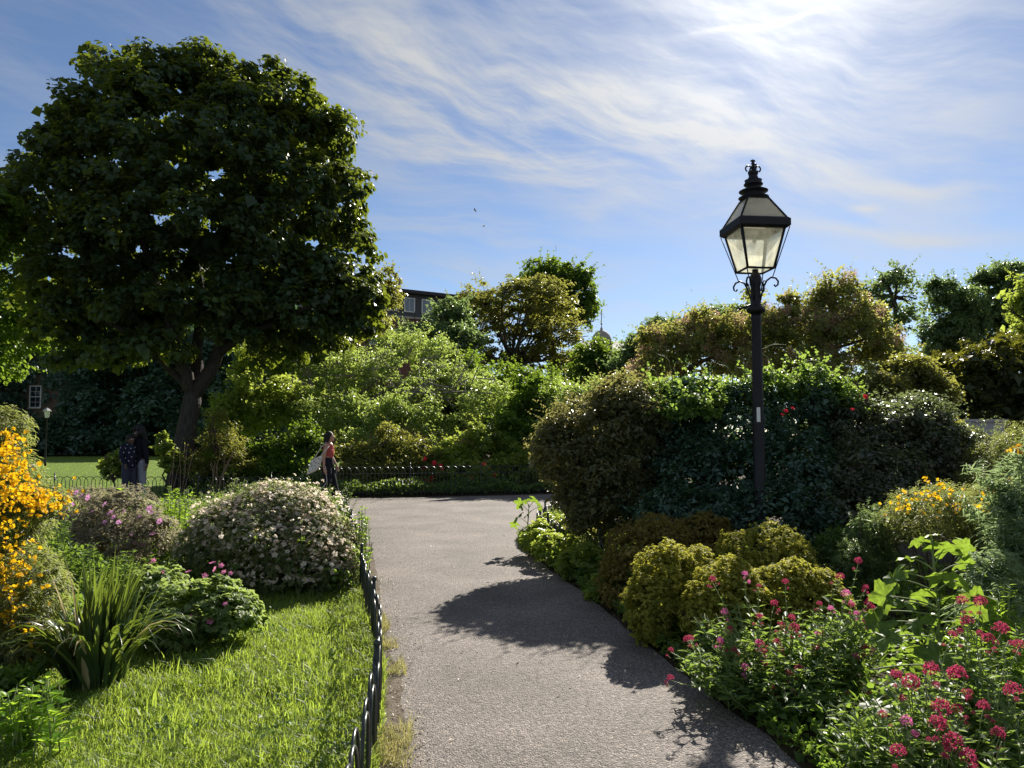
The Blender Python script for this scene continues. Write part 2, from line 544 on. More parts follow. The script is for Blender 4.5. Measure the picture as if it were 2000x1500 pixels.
# dirt margin between the path and the fence
m_dirt = solid('trodden_dirt', (0.10, 0.082, 0.064), 0.95, 0.1, c2=(0.21, 0.175, 0.14), scale=14, bump=0.9, bscale=70)
lp = smooth(LEFT[:9], .12)
dv, df = [], []
for i, q in enumerate(lp):
    w = -.03 + .22 * vnoise(q[0], q[1], .33, 4) * max(0.25, 1 - q[1] / 9) + .06 * vnoise(q[0], q[1], .09, 14)
    dv += [(q[0] - .28, q[1], .004), (q[0] + .02 + w * .7, q[1], .012)]
for i in range(len(lp) - 1):
    df.append((2 * i, 2 * i + 1, 2 * i + 3, 2 * i + 2))
structure('path_margin', dv, df, m_dirt)

m_turf = solid('turf', (0.045, 0.075, 0.016), 0.9, 0.1, c2=(0.075, 0.12, 0.022), scale=3, bump=0.8, bscale=90)
m_turf2 = solid('mown_turf', (0.09, 0.15, 0.022), 0.9, 0.1, c2=(0.14, 0.19, 0.035), scale=1.2, bump=0.6, bscale=60)
structure('lawn', [(-9, -1, .004), (-.72, -1, .004), (-.72, 2, .004), (-.82, 3.7, .004), (-1.1, 5.5, .004), (-1.7, 7.8, .004), (-3, 8.2, .004), (-9, 8, .004)], [tuple(range(8))], m_turf)
structure('far_lawn', [(-60, 20.6, .004), (-5.5, 20.6, .004), (-5, 30, .004), (-12, 63, .004), (-60, 63, .004)], [tuple(range(5))], m_turf2)

# ------------------------------------------------------------------ grass
m_grass = leaf('grass_blade', (0.04, 0.075, 0.016), (0.115, 0.155, 0.036), (0.40, 0.52, 0.06), 0.48, 0.45, 0.4, odd=(0.26, 0.22, 0.08))
m_straw = leaf('dry_grass', (0.13, 0.14, 0.05), (0.3, 0.25, 0.12), (0.42, 0.4, 0.12), 0.4, 0.6, 0.2)
def blades(x, y, h, w, lean=0.45, z0=0.0, tint=None):
    n = len(x)
    a = rng.random(n) * 2 * math.pi
    d = np.stack([np.cos(a), np.sin(a), np.zeros(n)], 1)
    s = np.stack([-np.sin(a), np.cos(a), np.zeros(n)], 1)
    # turn the blade's width at random against its lean
    b = a + rng.normal(size=n) * .8
    s = np.stack([-np.sin(b), np.cos(b), np.zeros(n)], 1)
    k = (rng.random(n) ** .7 * lean)[:, None]
    h = h[:, None]; w = np.broadcast_to(w, (n,))[:, None] * .5
    base = np.stack([x, y, np.full(n, z0)], 1)
    up = np.array([[0, 0, 1.0]])
    m = base + up * h * .55 + d * h * k * .35
    t = base + up * h * (1 - k * .35) + d * h * k * 1.25
    V = np.stack([base - s * w, base + s * w, m + s * w * .8, m - s * w * .8, t], 1).reshape(-1, 3)
    i = np.arange(n)[:, None] * 5
    F = np.concatenate([i + np.array([[0, 1, 2]]), i + np.array([[0, 2, 3]]), i + np.array([[3, 2, 4]])], 1).reshape(-1, 3)
    tt = rng.random(n) if tint is None else tint
    return V, F, np.repeat(tt, 5)
def fence_x(d):
    return np.interp(d, [0, 2, 2.86, 3.6, 4.2, 5.3, 6.2, 7.66, 9.5, 11.4, 14, 15.6], [-.42, -.5, -.59, -.66, -.72, -.886, -1.10, -1.47, -1.9, -2.35, -3.0, -3.5])
n = 112000
gy = 2.6 + 5.6 * rng.random(n) ** 1.15
gx = fence_x(gy) + .03 - (rng.random(n) ** 1.1) * (gy * .62)
tall = vnoise(gx, gy, .32, 5)
near_f = np.exp(-((gx - fence_x(gy)) / .22) ** 2)
h = (.024 + .068 * tall ** 1.7 + .05 * rng.random(n) ** 3 + .07 * near_f * rng.random(n))
tn = np.clip(.1 + .45 * rng.random(n) + .55 * (vnoise(gx, gy, .45, 8) - .3), 0, .9)
tn[rng.random(n) < .04] = .97
g1 = blades(gx, gy, h, .0042 + .0028 * rng.random(n), .95, .0, tn)
# broader tufts
n = 9000
gy2 = 2.6 + 5.4 * rng.random(n)
gx2 = fence_x(gy2) - rng.random(n) * (gy2 * .55)
keep = vnoise(gx2, gy2, .28, 11) > .62
gx2, gy2 = gx2[keep], gy2[keep]
g2 = blades(gx2, gy2, .09 + .07 * rng.random(len(gx2)), .009, .9, 0, rng.random(len(gx2)) * .5)
V, F, T = merge(g1, g2)
structure('grass', V, F, m_grass, False, T, 'stuff')['label'] = 'sunlit front lawn grass inside the hoop fence'
# dry verge grass outside the fence
n = 9000
gy = 2.4 + 7 * rng.random(n) ** 1.4
gx = fence_x(gy) + .02 + rng.random(n) ** 1.6 * .2 * np.interp(gy, [2, 5, 9], [1.0, .8, .5])
ok = vnoise(gx, gy, .22, 21) > .42
V, F, T = blades(gx[ok], gy[ok], .03 + .08 * rng.random(ok.sum()), .004, 1.2, .004)
structure('verge_grass', V, F, m_straw, False, T, 'stuff')['label'] = 'dry straw coloured grass along the edge of the path'
# litter of leaf scraps and grit on the margin
n = 1500
gy = 2.4 + 6.5 * rng.random(n) ** 1.4
ex = np.interp(gy, [q[1] for q in LEFT[:9]], [q[0] for q in LEFT[:9]])
gx = ex - .1 + .3 * rng.random(n) ** 2
N_ = unit(np.array([[0, 0, 1.0]]) + rnd_dir(n) * .5)
V, F, T = leaf_mesh(np.stack([gx, gy, np.full(n, .018)], 1), N_, rnd_dir(n), .006 + .022 * rng.random(n) ** 2, .005 + .01 * rng.random(n))
structure('leaf_litter', V, F, leaf('litter', (.09, .06, .035), (.3, .25, .17), (.2, .15, .08), .2), False, T, 'stuff')['label'] = 'small dry scraps along the left edge of the path'
# mown far lawn
n = 12000
gy = 20.8 + 36 * rng.random(n) ** 1.5
gx = -5.6 - rng.random(n) * (20 + gy * .4)
V, F, T = blades(gx, gy, .03 + .03 * rng.random(n), .02, .6)
structure('mown_grass', V, F, leaf('mown_blade', (0.07, 0.13, 0.015), (0.12, 0.18, 0.025), (0.36, 0.5, 0.05), 0.5), False, T, 'stuff')['label'] = 'sunlit mown lawn under the big tree'

# ================================================================== hoop fences
m_fence = solid('green_black_paint', (0.018, 0.026, 0.022), 0.32, 0.5, c2=(0.035, 0.045, 0.038), scale=25, bump=.1)
def hoop_mesh(w, h, r=.0065):
    mb = MB()
    pts = [(-w / 2, 0, 0.01), (-w / 2, 0, h - w / 2)]
    for i in range(1, 12):
        a = math.pi - math.pi * i / 12
        pts.append((w / 2 * math.cos(a), 0, h - w / 2 + w / 2 * math.sin(a)))
    pts += [(w / 2, 0, h - w / 2), (w / 2, 0, 0.01)]
    mb.tube(pts, r, 6, False)
    return mb.mesh(m_fence)
def hoop_fence(label, line, h, w, pitch, rails, posts=1.9, group='low hoop fences along the path', rr=.0065):
    pts = smooth(line, .02, 3)
    L = np.concatenate([[0], np.cumsum([np.linalg.norm(b - a) for a, b in zip(pts[:-1], pts[1:])])])
    X = np.array([p[0] for p in pts]); Y = np.array([p[1] for p in pts])
    mid = np.interp(L[-1] * .5, L, np.arange(len(L)))
    root = thing('hoop_fence', label, 'fence', (X[0], Y[0], 0), group)
    hm = hoop_mesh(w, h, rr)
    s = 0.0; k = 0
    while s < L[-1]:
        x, y = np.interp(s, L, X), np.interp(s, L, Y)
        x2, y2 = np.interp(min(s + .05, L[-1]), L, X), np.interp(min(s + .05, L[-1]), L, Y)
        x1, y1 = np.interp(max(s - .05, 0), L, X), np.interp(max(s - .05, 0), L, Y)
        a = math.atan2(y2 - y1, x2 - x1)
        o = place('hoop', hm, root, (x + math.sin(a) * .009 * (-1) ** k, y - math.cos(a) * .009 * (-1) ** k, 0), (random.gauss(0, .02), random.gauss(0, .012), a))
        s += pitch; k += 1
    for z in rails:
        mb = MB()
        ss = np.arange(0, L[-1], .15)
        rp = [(np.interp(q, L, X), np.interp(q, L, Y), z) for q in ss]
        mb.tube(rp, .008, 6)
        mb.part('rail', m_fence, root)
    pm = MB(); pm.box((0, 0, h / 2 + .03), (.028, .028, h + .06)); pm.ball((0, 0, h + .075), .022)
    pme = pm.mesh(m_fence)
    for q in np.arange(posts * .4, L[-1], posts):
        place('post', pme, root, (np.interp(q, L, X), np.interp(q, L, Y), 0))
    return root
ds = [1.6, 2.86, 3.6, 4.2, 5.3, 6.2, 7.66, 9.5, 11.4, 14, 15.6]
hoop_fence('dark green hoop fence curving along the left edge of the path beside the grass',
           [(float(fence_x(d)), d) for d in ds], .40, .27, .18, (.07,), rr=.0085)
hoop_fence('dark hoop fence round the bend at the right of the path, behind golden mounds',
           [(1.95, 6.6), (1.45, 7.7), (1.0, 9.2), (.55, 10.7), (.33, 11.7), (.5, 12.7), (1.36, 15.6), (2.6, 17.2)], .42, .27, .18, (.08,), rr=.009)
hoop_fence('black hoop fence in front of the sunlit far lawn at left',
           [(-26, 20.3), (-13, 20.2), (-9.4, 20.1), (-5.4, 20.0)], .52, .30, .20, (.1,), rr=.009)
hoop_fence('tall black hoop fence along the far edge of the crossing path, behind the walking woman',
           [(-5.3, 20.0), (-3.8, 19.9), (0, 20.95), (1.6, 21.7), (3.4, 22.8)], .78, .30, .20, (.12, .6), rr=.009)

# ================================================================== the lamp post
LX, LY = 2.66, 8.30
def lz(y, d=LY):
    return float(P(1470, y, d)[2])
m_iron = solid('lamp_black_paint', (0.008, 0.008, 0.011), 0.5, 0.3, c2=(0.014, 0.013, 0.017), scale=9, bump=.12, bscale=60)
def glass(name, tint_, tr, tf=.8):
    m, t, o = nodes_of(name)
    a = t.nodes.new('ShaderNodeBsdfPrincipled'); a.inputs['Base Color'].default_value = (*tint_, 1); a.inputs['Roughness'].default_value = .12
    n = t.nodes.new('ShaderNodeTexNoise'); n.inputs['Scale'].default_value = 9; n.inputs['Detail'].default_value = 6
    co = t.nodes.new('ShaderNodeTexCoord'); t.links.new(co.outputs['Object'], n.inputs['Vector'])
    r = t.nodes.new('ShaderNodeMapRange'); r.inputs[1].default_value = .35; r.inputs[2].default_value = .7
    r.inputs[3].default_value = tr[0]; r.inputs[4].default_value = tr[1]
    t.links.new(n.outputs[0], r.inputs[0])
    tl = t.nodes.new('ShaderNodeBsdfTranslucent'); tl.inputs[0].default_value = (0.92, 0.91, 0.84, 1)
    m1 = t.nodes.new('ShaderNodeMixShader'); m1.inputs[0].default_value = tf
    t.links.new(a.outputs[0], m1.inputs[1]); t.links.new(tl.outputs[0], m1.inputs[2])
    tp = t.nodes.new('ShaderNodeBsdfTransparent'); tp.inputs[0].default_value = (0.96, 0.96, 0.90, 1)
    m2 = t.nodes.new('ShaderNodeMixShader')
    t.links.new(r.outputs[0], m2.inputs[0]); t.links.new(m1.outputs[0], m2.inputs[1]); t.links.new(tp.outputs[0], m2.inputs[2])
    t.links.new(m2.outputs[0], o.inputs[0])
    return m
m_glass = glass('dusty_glass', (0.62, 0.61, 0.52), (0.42, 0.78))
m_glass2 = glass('roof_glass', (0.42, 0.40, 0.35), (0.10, 0.2), .45)
lamp = thing('street_lamp', 'tall black cast iron lamp post with a square glass lantern and crown finial', 'street lamp', (LX, LY, 0))
C0 = (LX, LY, 0)
zc = lz(606)            # collar
mb = MB()
mb.lathe(C0, [(.17, 0), (.17, .10), (.15, .14), (.14, .32), (.145, .35), (.12, .4), (.09, .46), (.095, .48), (.095, .51), (.064, .55),
              (.060, 1.6), (.056, 2.3), (.050, zc - .12), (.056, zc - .1), (.054, zc - .04)], 20)
mb.part('post', m_iron, lamp)
mb = MB()
zt = lz(536)
mb.lathe(C0, [(.06, zc - .04), (.1, zc - .015), (.1, zc + .015), (.075, zc + .04), (.055, zc + .06), (.052, zt - .14), (.062, zt - .11), (.066, zt - .05),
              (.058, zt - .02), (.035, zt + .02), (.03, zt + .07)], 16)
mb.part('collar', m_iron, lamp)
mb = MB()   # ladder bar
zb = lz(598)
mb.tube([(LX - .04, LY, zb + .02), (LX - .17, LY - .02, zb - .03)], .011, 8); mb.ball((LX - .18, LY - .02, zb - .033), .018)
mb.tube([(LX + .04, LY, zb + .02), (LX + .06, LY, zb + .02)], .011, 8)
mb.part('ladder_bar', m_iron, lamp)
ROT = R(6)
def sq(half, z, k):
    a = ROT + math.pi / 4 + k * math.pi / 2
    r = half * math.sqrt(2)
    return np.array((LX + r * math.cos(a), LY + r * math.sin(a), z))
z0, z1 = lz(521, 8.12), lz(441, 8.05)      # glazing
z2 = lz(424, 8.05)                         # top of the eave
z3 = lz(391)                               # foot of the chimney
hb, ht = .148, .238
# lantern frame
mb = MB()
for k in range(4):
    mb.tube([sq(hb, z0, k), sq(ht, z1, k)], .014, 6)
    mb.tube([sq(hb, z0, k), sq(hb, z0, k + 1)], .013, 6)
    mb.tube([sq(ht, z1, k), sq(ht, z1, k + 1)], .013, 6)
mb.part('lantern_frame', m_iron, lamp)
for k in range(4):
    a, b, c, d = sq(hb - .002, z0, k), sq(hb - .002, z0, k + 1), sq(ht - .002, z1, k + 1), sq(ht - .002, z1, k)
    inn = unit(np.array((LX, LY, 0)) - (a + b) / 2 * np.array((1, 1, 0))) * .004
    part('pane', [a, b, c, d, a + inn, b + inn, c + inn, d + inn], [(0, 1, 2, 3), (7, 6, 5, 4), (0, 4, 5, 1), (1, 5, 6, 2), (2, 6, 7, 3), (3, 7, 4, 0)], m_glass, lamp, flat=True)
bp_ = [sq(hb, z0 + .004, k) for k in range(4)]
part('bottom_pane', bp_ + [p + np.array((0, 0, .005)) for p in bp_], [(3, 2, 1, 0), (4, 5, 6, 7), (0, 1, 5, 4), (1, 2, 6, 5), (2, 3, 7, 6), (3, 0, 4, 7)], m_glass, lamp, flat=True)
# eave
mb = MB()
he = .285
for (h1, za, h2, zb2) in ((he - .03, z1 - .012, he, z1 + .012), (he, z1 + .012, he, z2 - .01), (he, z2 - .01, he - .02, z2 + .008)):
    va = [sq(h1, za, k) for k in range(4)]; vb = [sq(h2, zb2, k) for k in range(4)]
    mb.add(va + vb, [(k, (k + 1) % 4, 4 + (k + 1) % 4, 4 + k) for k in range(4)])
for (h1, h2, zz) in ((he - .03, ht - .02, z1 - .012), (he - .02, ht - .02, z2 + .008)):
    va = [sq(h1, zz, k) for k in range(4)]; vb = [sq(h2, zz, k) for k in range(4)]
    mb.add(va + vb, [(k, (k + 1) % 4, 4 + (k + 1) % 4, 4 + k) for k in range(4)])
mb.part('eave', m_iron, lamp, True)
hr = .115
mb = MB()
for k in range(4):
    mb.tube([sq(he - .03, z2 + .005, k), sq(hr, z3, k)], .011, 6)
    mb.tube([sq(hr, z3, k), sq(hr, z3, k + 1)], .012, 6)
mb.part('roof_frame', m_iron, lamp)
for k in range(4):
    a, b, c, d = sq(he - .033, z2 + .005, k), sq(he - .033, z2 + .005, k + 1), sq(hr - .003, z3, k + 1), sq(hr - .003, z3, k)
    dn = np.array((0, 0, -.006))
    part('roof_pane', [a, b, c, d, a + dn, b + dn, c + dn, d + dn], [(0, 1, 2, 3), (7, 6, 5, 4), (0, 4, 5, 1), (1, 5, 6, 2), (2, 6, 7, 3), (3, 7, 4, 0)], m_glass2, lamp, flat=True)
# stepped chimney, then the crown
mb = MB()
zq = [lz(y) for y in (391, 386, 377, 374, 367, 362, 354, 350, 343)]
mb.lathe(C0, [(.12, zq[0] - .01), (.16, zq[1] - .01), (.165, zq[1]), (.11, zq[1] + .02), (.115, zq[2]), (.155, zq[2] + .012), (.158, zq[2] + .02), (.1, zq[3] + .03), (.065, zq[4]), (.06, zq[5] - .01), (.1, zq[5]), (.105, zq[5] + .01),
              (.085, zq[6] - .01), (.095, zq[6] + .01), (.06, zq[7]), (.045, zq[8]), (.05, zq[8] + .02), (.03, zq[8] + .03)], 16)
mb.part('chimney', m_iron, lamp)
mb = MB()
zk = lz(343)
mb.lathe(C0, [(.045, zk), (.055, zk + .02), (.058, zk + .045), (.05, zk + .05), (.02, zk + .06)], 12)
for k in range(4):
    a = ROT + k * math.pi / 2
    pts = []
    for i in range(9):
        g = -math.pi * .35 + i / 8 * math.pi * 1.25
        rr_ = .052 + .034 * math.cos(g); pts.append((LX + rr_ * math.cos(a), LY + rr_ * math.sin(a), zk + .075 + .034 * math.sin(g)))
    mb.tube(pts, .009, 6)
mb.lathe(C0, [(.02, zk + .05), (.022, zk + .1), (.012, zk + .12), (.022, zk + .135), (.012, zk + .15), (.01, zk + .18)], 10)
mb.box((LX, LY, zk + .165), (.05, .014, .018), ROT)
mb.part('crown_finial', m_iron, lamp)
# scroll brackets and stay rods
for k in range(4):
    a = ROT + math.pi / 4 + k * math.pi / 2
    dx, dy = math.cos(a), math.sin(a)
    zs = lz(566); pts = []
    for rr_, zz in ((.05, zs - .12), (.07, zs - .05), (.09, zs + .02), (.125, zs + .085), (.175, zs + .115), (.225, zs + .10), (.25, zs + .06), (.245, zs + .025), (.222, zs + .01), (.205, zs + .03)):
        pts.append((LX + rr_ * dx, LY + rr_ * dy, zz))
    mb = MB(); mb.tube(pts, .010, 7); mb.part('scroll_bracket', m_iron, lamp)
    pts = []
    for rr_, zz in ((.06, zs - .02), (.075, zs + .05), (.095, zs + .09), (.12, zs + .075)):
        pts.append((LX + rr_ * dx, LY + rr_ * dy, zz))
    mb = MB(); mb.tube(pts, .007, 6); mb.part('small_scroll', m_iron, lamp)
    e = sq(he - .01, z1, k)
    mb = MB(); mb.tube([(LX + .19 * dx, LY + .19 * dy, zs + .115), e], .0055, 6); mb.part('stay_rod', m_iron, lamp)
mb = MB()
mb.tube([(LX, LY, z1 - .02), (LX, LY, z1 - .07)], .02, 8); mb.ball((LX, LY, z1 - .095), (.024, .024, .035))
mb.part('bulb', solid('milky_bulb', (.75, .72, .62), .3), lamp)
# white number plate on the post
zp = lz(810)
va = []
for zz in (zp - .078, zp + .078):
    for i in range(5):
        g = R(238) + R(34) * i / 4
        va.append((LX + .0625 * math.cos(g), LY + .0625 * math.sin(g), zz))
part('number_plate', va, [(i, i + 1, i + 6, i + 5) for i in range(4)], solid('white_plate', (.75, .75, .73), .4), lamp, label='small white plate fixed to the lamp post')

# ================================================================== buildings
m_brick = solid('dark_brick', (0.12, 0.055, 0.042), 0.9, .2, c2=(0.19, 0.095, 0.07), scale=5, bump=.4)
m_house = solid('old_brick', (0.10, 0.072, 0.055), 0.9, .2, c2=(0.16, 0.12, 0.09), scale=6, bump=.4)
m_slate = solid('slate', (0.045, 0.045, 0.05), 0.6, .4, c2=(.07, .07, .075), scale=3)
m_white = solid('white_paint', (0.72, 0.72, 0.7), 0.5)
m_wpane = solid('window_glass', (0.02, 0.025, 0.03), 0.08, 0.8)
m_stone = solid('stone', (0.36, 0.33, 0.28), .85, c2=(.27, .25, .21), scale=2)

def wall_box(c, d, rz):
    mb = MB(); mb.box(c, d, rz); return mb
# flat-roofed brick block beyond the trees
def frame(o, rz):
    c, s = math.cos(rz), math.sin(rz)
    return lambda x, y, z: (o[0] + x * c - y * s, o[1] + x * s + y * c, z)
a0 = P(700, 556, 78); zr = a0[2]
brz = R(32)
fr = frame((a0[0], a0[1]), brz)
bld = thing('brick_building', 'flat roofed dark brick block rising behind the green shrubs', 'building', (a0[0], a0[1], 0))
def bbox_l(mb, x0, x1, y0, y1, z0_, z1_):
    mb.add([fr(x, y, z) for z in (z0_, z1_) for x, y in ((x0, y0), (x1, y0), (x1, y1), (x0, y1))],
           [(3, 2, 1, 0), (4, 5, 6, 7), (0, 1, 5, 4), (1, 2, 6, 5), (2, 3, 7, 6), (3, 0, 4, 7)])
mb = MB(); bbox_l(mb, -6, 14, 0, 14, 0, zr - 2.9); mb.part('wall', m_brick, bld, True)
mb = MB(); bbox_l(mb, -5.6, 13.6, .35, 13.6, zr - 2.9, zr - .35); mb.part('attic_storey', m_slate, bld, True)
mb = MB(); bbox_l(mb, -6.4, 14.4, -.4, 14.4, zr - .35, zr); mb.part('roof', solid('roof_felt', (.035, .033, .036), .8), bld, True)
mb = MB(); bbox_l(mb, -6.15, 14.15, -.18, 14.2, zr - 3.05, zr - 2.85); mb.part('cornice', m_stone, bld, True)
for i in range(9):
    x = -5 + i * 2.05
    mb = MB(); bbox_l(mb, x, x + 1.25, .27, .35, zr - 2.3, zr - .75); w = mb.part('window', m_white, bld, True)
    for j in range(2):
        mb = MB(); bbox_l(mb, x + .1 + j * .55, x + .58 + j * .55, .24, .27, zr - 2.2, zr - .85); mb.part('pane', solid('sky_pane', (.12, .15, .18), .05, 1.0), w, True)
    mb = MB(); bbox_l(mb, x + .1, x + 1.15, -.06, 0, zr - 6.1, zr - 4.5); w = mb.part('window', m_white, bld, True)
    mb = MB(); bbox_l(mb, x + .2, x + 1.05, -.09, -.06, zr - 6.0, zr - 4.6); mb.part('pane', MATS['sky_pane'], w, True)
mb = MB(); c = fr(6.7, 5, 0); mb.tube([(c[0], c[1], zr), (c[0], c[1], zr + 1.9)], .16, 8); mb.lathe((c[0], c[1], zr + 1.9), [(.2, 0), (.26, .05), (.26, .35), (.1, .45)], 8)
mb.part('flue', solid('galvanised', (.3, .3, .31), .5, metal=.4), bld)
# domed roof far off
a0 = P(1175, 662, 125)
dm = thing('domed_building', 'distant slate roofed building with a small stone dome and spire', 'building', (a0[0], a0[1], 0))
mb = MB(); mb.box((a0[0] + 3, a0[1] + 6, (a0[2] - 2) / 2), (16, 10, a0[2] - 2)); mb.part('wall', m_brick, dm, True)
mb = MB()
x0, x1, y0, y1, zz = a0[0] - 5.5, a0[0] + 11.5, a0[1] + .5, a0[1] + 11.5, a0[2] - 2
mb.add([(x0, y0, zz), (x1, y0, zz), (x1, y1, zz), (x0, y1, zz), (x0 + 3, a0[1] + 6, zz + 2.4), (x1 - 3, a0[1] + 6, zz + 2.4)], [(0, 1, 5, 4), (1, 2, 5), (2, 3, 4, 5), (3, 0, 4), (3, 2, 1, 0)])
mb.part('roof', m_slate, dm, True)
mb = MB(); mb.lathe((a0[0], a0[1], 0), [(1.75, 0), (1.75, a0[2] - .9), (1.95, a0[2] - .8), (1.95, a0[2] - .5), (1.6, a0[2] - .45)], 20)
mb.part('turret', m_stone, dm)
mb = MB(); mb.lathe((a0[0], a0[1], a0[2] - .45), [(1.62, 0), (1.58, .5), (1.4, 1.0), (1.05, 1.45), (.6, 1.75), (.25, 1.88), (.18, 2.3), (.05, 2.4)], 20)
d_ = mb.part('dome', m_stone, dm)
mb = MB(); mb.tube([(a0[0], a0[1], a0[2] + 1.9), (a0[0], a0[1], a0[2] + 4.9)], .06, 6); mb.ball((a0[0], a0[1], a0[2] + 2.5), .16); mb.box((a0[0], a0[1], a0[2] + 4.1), (.7, .06, .06))
mb.part('spire', m_iron, d_)
# ivy-clad house behind the big tree
a0 = P(70, 775, 64)
hs = thing('ivy_house', 'old brick house overgrown with ivy behind the far lawn', 'house', (a0[0], a0[1], 0))
mb = MB(); mb.box((a0[0] + 3, a0[1] + 5, 6.1), (38, 10, 12.2)); mb.part('wall', m_house, hs, True)
yw = a0[1]
for k, (cx, cz, w_, h_) in enumerate(((a0[0], a0[2], .9, 1.78), (a0[0] - 3.5, a0[2], .9, 1.78))):
    mb = MB()
    for bx, bz, bw, bh in ((-w_ / 2, 0, .08, h_ + .08), (w_ / 2, 0, .08, h_ + .08)):
        mb.box((cx + bx, yw - .05, cz + bz), (bw, .1, bh))
    for bz in (-h_ / 2, h_ / 2, 0):
        mb.box((cx, yw - .05, cz + bz), (w_ - .08, .08, .07))
    w = mb.part('window', m_white, hs, True)
    for i in range(2):
        for j in range(4):
            mb = MB(); mb.box((cx - w_ / 4 + .01 + i * (w_ / 2 - .02), yw - .02, cz - h_ * 3 / 8 + j * h_ / 4), (w_ / 2 - .06, .02, h_ / 4 - .05)); mb.part('pane', m_wpane, w, True)
    mb = MB(); mb.box((cx, yw - .02, cz), (.022, .05, h_ - .06)); mb.box((cx, yw - .021, cz + h_ / 4), (w_ - .1, .05, .02)); mb.box((cx, yw - .021, cz - h_ / 4), (w_ - .1, .05, .02)); mb.part('glazing_bar', m_white, w, True)
    mb = MB(); mb.box((cx, yw - .1, cz - h_ / 2 - .09), (w_ + .2, .2, .08)); mb.part('sill', m_stone, w, True)
# small lantern in front of it
a1 = P(92, 806, 40)
ln = thing('garden_lantern', 'small pale lantern on a post in front of the ivy-clad house', 'lantern', (a1[0], a1[1], 0))
mb = MB(); mb.lathe((a1[0], a1[1], 0), [(.08, 0), (.05, .2), (.035, .4), (.035, a1[2] - .28), (.06, a1[2] - .25)], 10); mb.part('post', m_iron, ln)
mb = MB(); mb.lathe((a1[0], a1[1], a1[2]), [(.10, -.26), (.15, .06), (.15, .07)], 6); mb.part('lantern_glass', solid('frosted_glass', (.7, .68, .6), .3), ln, True)
mb = MB(); mb.lathe((a1[0], a1[1], a1[2]), [(.23, .065), (.23, .09), (.12, .2), (.05, .22), (.03, .27)], 6); mb.part('cap', solid('grey_lead', (.42, .42, .4), .6), ln, True)
# pale cabinet by the dark hedge
a2 = P(1925, 838, 12.4)
cb = thing('utility_cabinet', 'pale grey cabinet standing against the dark clipped yew', 'cabinet', (a2[0], a2[1], 0))
mb = MB(); mb.box((a2[0], a2[1] + .25, a2[2] / 2 + .06), (.62, .5, a2[2] + .12)); mb.part('body', solid('grey_cabinet', (.42, .4, .4), .6, c2=(.36, .34, .34), scale=3), cb, True)
mb = MB(); mb.box((a2[0], a2[1] + .25, a2[2] + .14), (.7, .58, .04)); mb.part('lid', MATS['grey_cabinet'], cb, True)
# ================================================================== trees
def E(px, py, d, rx, ry, rd=None):
    c = P(px, py, d)
    a, b = rx / FPX * d, ry / FPX * d
    return (c[0], c[1], c[2], a, rd if rd else (a + b) / 2, b)
def shrink(ells, k):
    return [(a, b, c, d * k, e * k, f * k) for a, b, c, d, e, f in ells]
bark_grey = solid('grey_bark', (0.036, 0.031, 0.027), .9, .15, c2=(.08, .07, .06), scale=7, bump=1.0, bscale=9, stretch=(3, 3, .6))
bark_dark = solid('dark_bark', (0.04, 0.033, 0.026), .9, .15, c2=(.085, .07, .055), scale=6, bump=.9, bscale=12, stretch=(3, 3, .6))
twig_grey = solid('grey_twig', (0.17, 0.155, 0.13), .8, .2, c2=(.26, .24, .2), scale=12)
twig_brown = solid('brown_twig', (0.07, 0.05, 0.035), .85, .2, c2=(.12, .09, .06), scale=12)

L_syc = leaf('sycamore_leaf', (0.018, 0.040, 0.020), (0.036, 0.066, 0.030), (0.26, 0.32, 0.02), .28, .45, .35, g=1.3)
L_green = leaf('mid_green_leaf', (0.022, 0.05, 0.009), (0.055, 0.10, 0.016), (0.25, 0.36, 0.03), .4)
L_lime = leaf('lime_leaf', (0.045, 0.085, 0.017), (0.11, 0.15, 0.035), (0.44, 0.52, 0.07), .46, .36, .55)
L_sage = leaf('sage_leaf', (0.055, 0.095, 0.028), (0.135, 0.175, 0.06), (0.38, 0.48, 0.09), .48, .34, .7)
L_dark = leaf('dark_leaf', (0.025, 0.056, 0.042), (0.048, 0.088, 0.060), (0.10, 0.18, 0.04), .28, .32, .6)
L_blue = leaf('bluegreen_leaf', (0.03, 0.055, 0.026), (0.065, 0.10, 0.046), (0.26, 0.36, 0.10), .44, .38, .5)
L_olive = leaf('olive_leaf', (0.034, 0.052, 0.014), (0.085, 0.095, 0.028), (0.36, 0.36, 0.06), .44, .38, .5, odd=(.15, .09, .05))
L_smoke = leaf('smokebush_leaf', (0.035, 0.065, 0.02), (0.085, 0.115, 0.036), (0.40, 0.40, 0.08), .48, .4, .5, odd=(.25, .16, .10))
L_plume = leaf('smokebush_plume', (0.20, 0.135, 0.09), (0.34, 0.24, 0.165), (0.48, 0.32, 0.2), .45, .8, .1, g=1.3)
L_bronze = leaf('bronze_leaf', (0.034, 0.050, 0.024), (0.086, 0.082, 0.036), (0.32, 0.30, 0.08), .40, .38, .5, odd=(.16, .09, .05))
L_yew = leaf('yew_needle', (0.012, 0.024, 0.010), (0.032, 0.044, 0.012), (0.24, 0.24, 0.02), .3, .45, .4)
L_vine = leaf('vine_leaf', (0.03, 0.062, 0.016), (0.065, 0.105, 0.028), (0.33, 0.46, 0.07), .46, .45, .3)

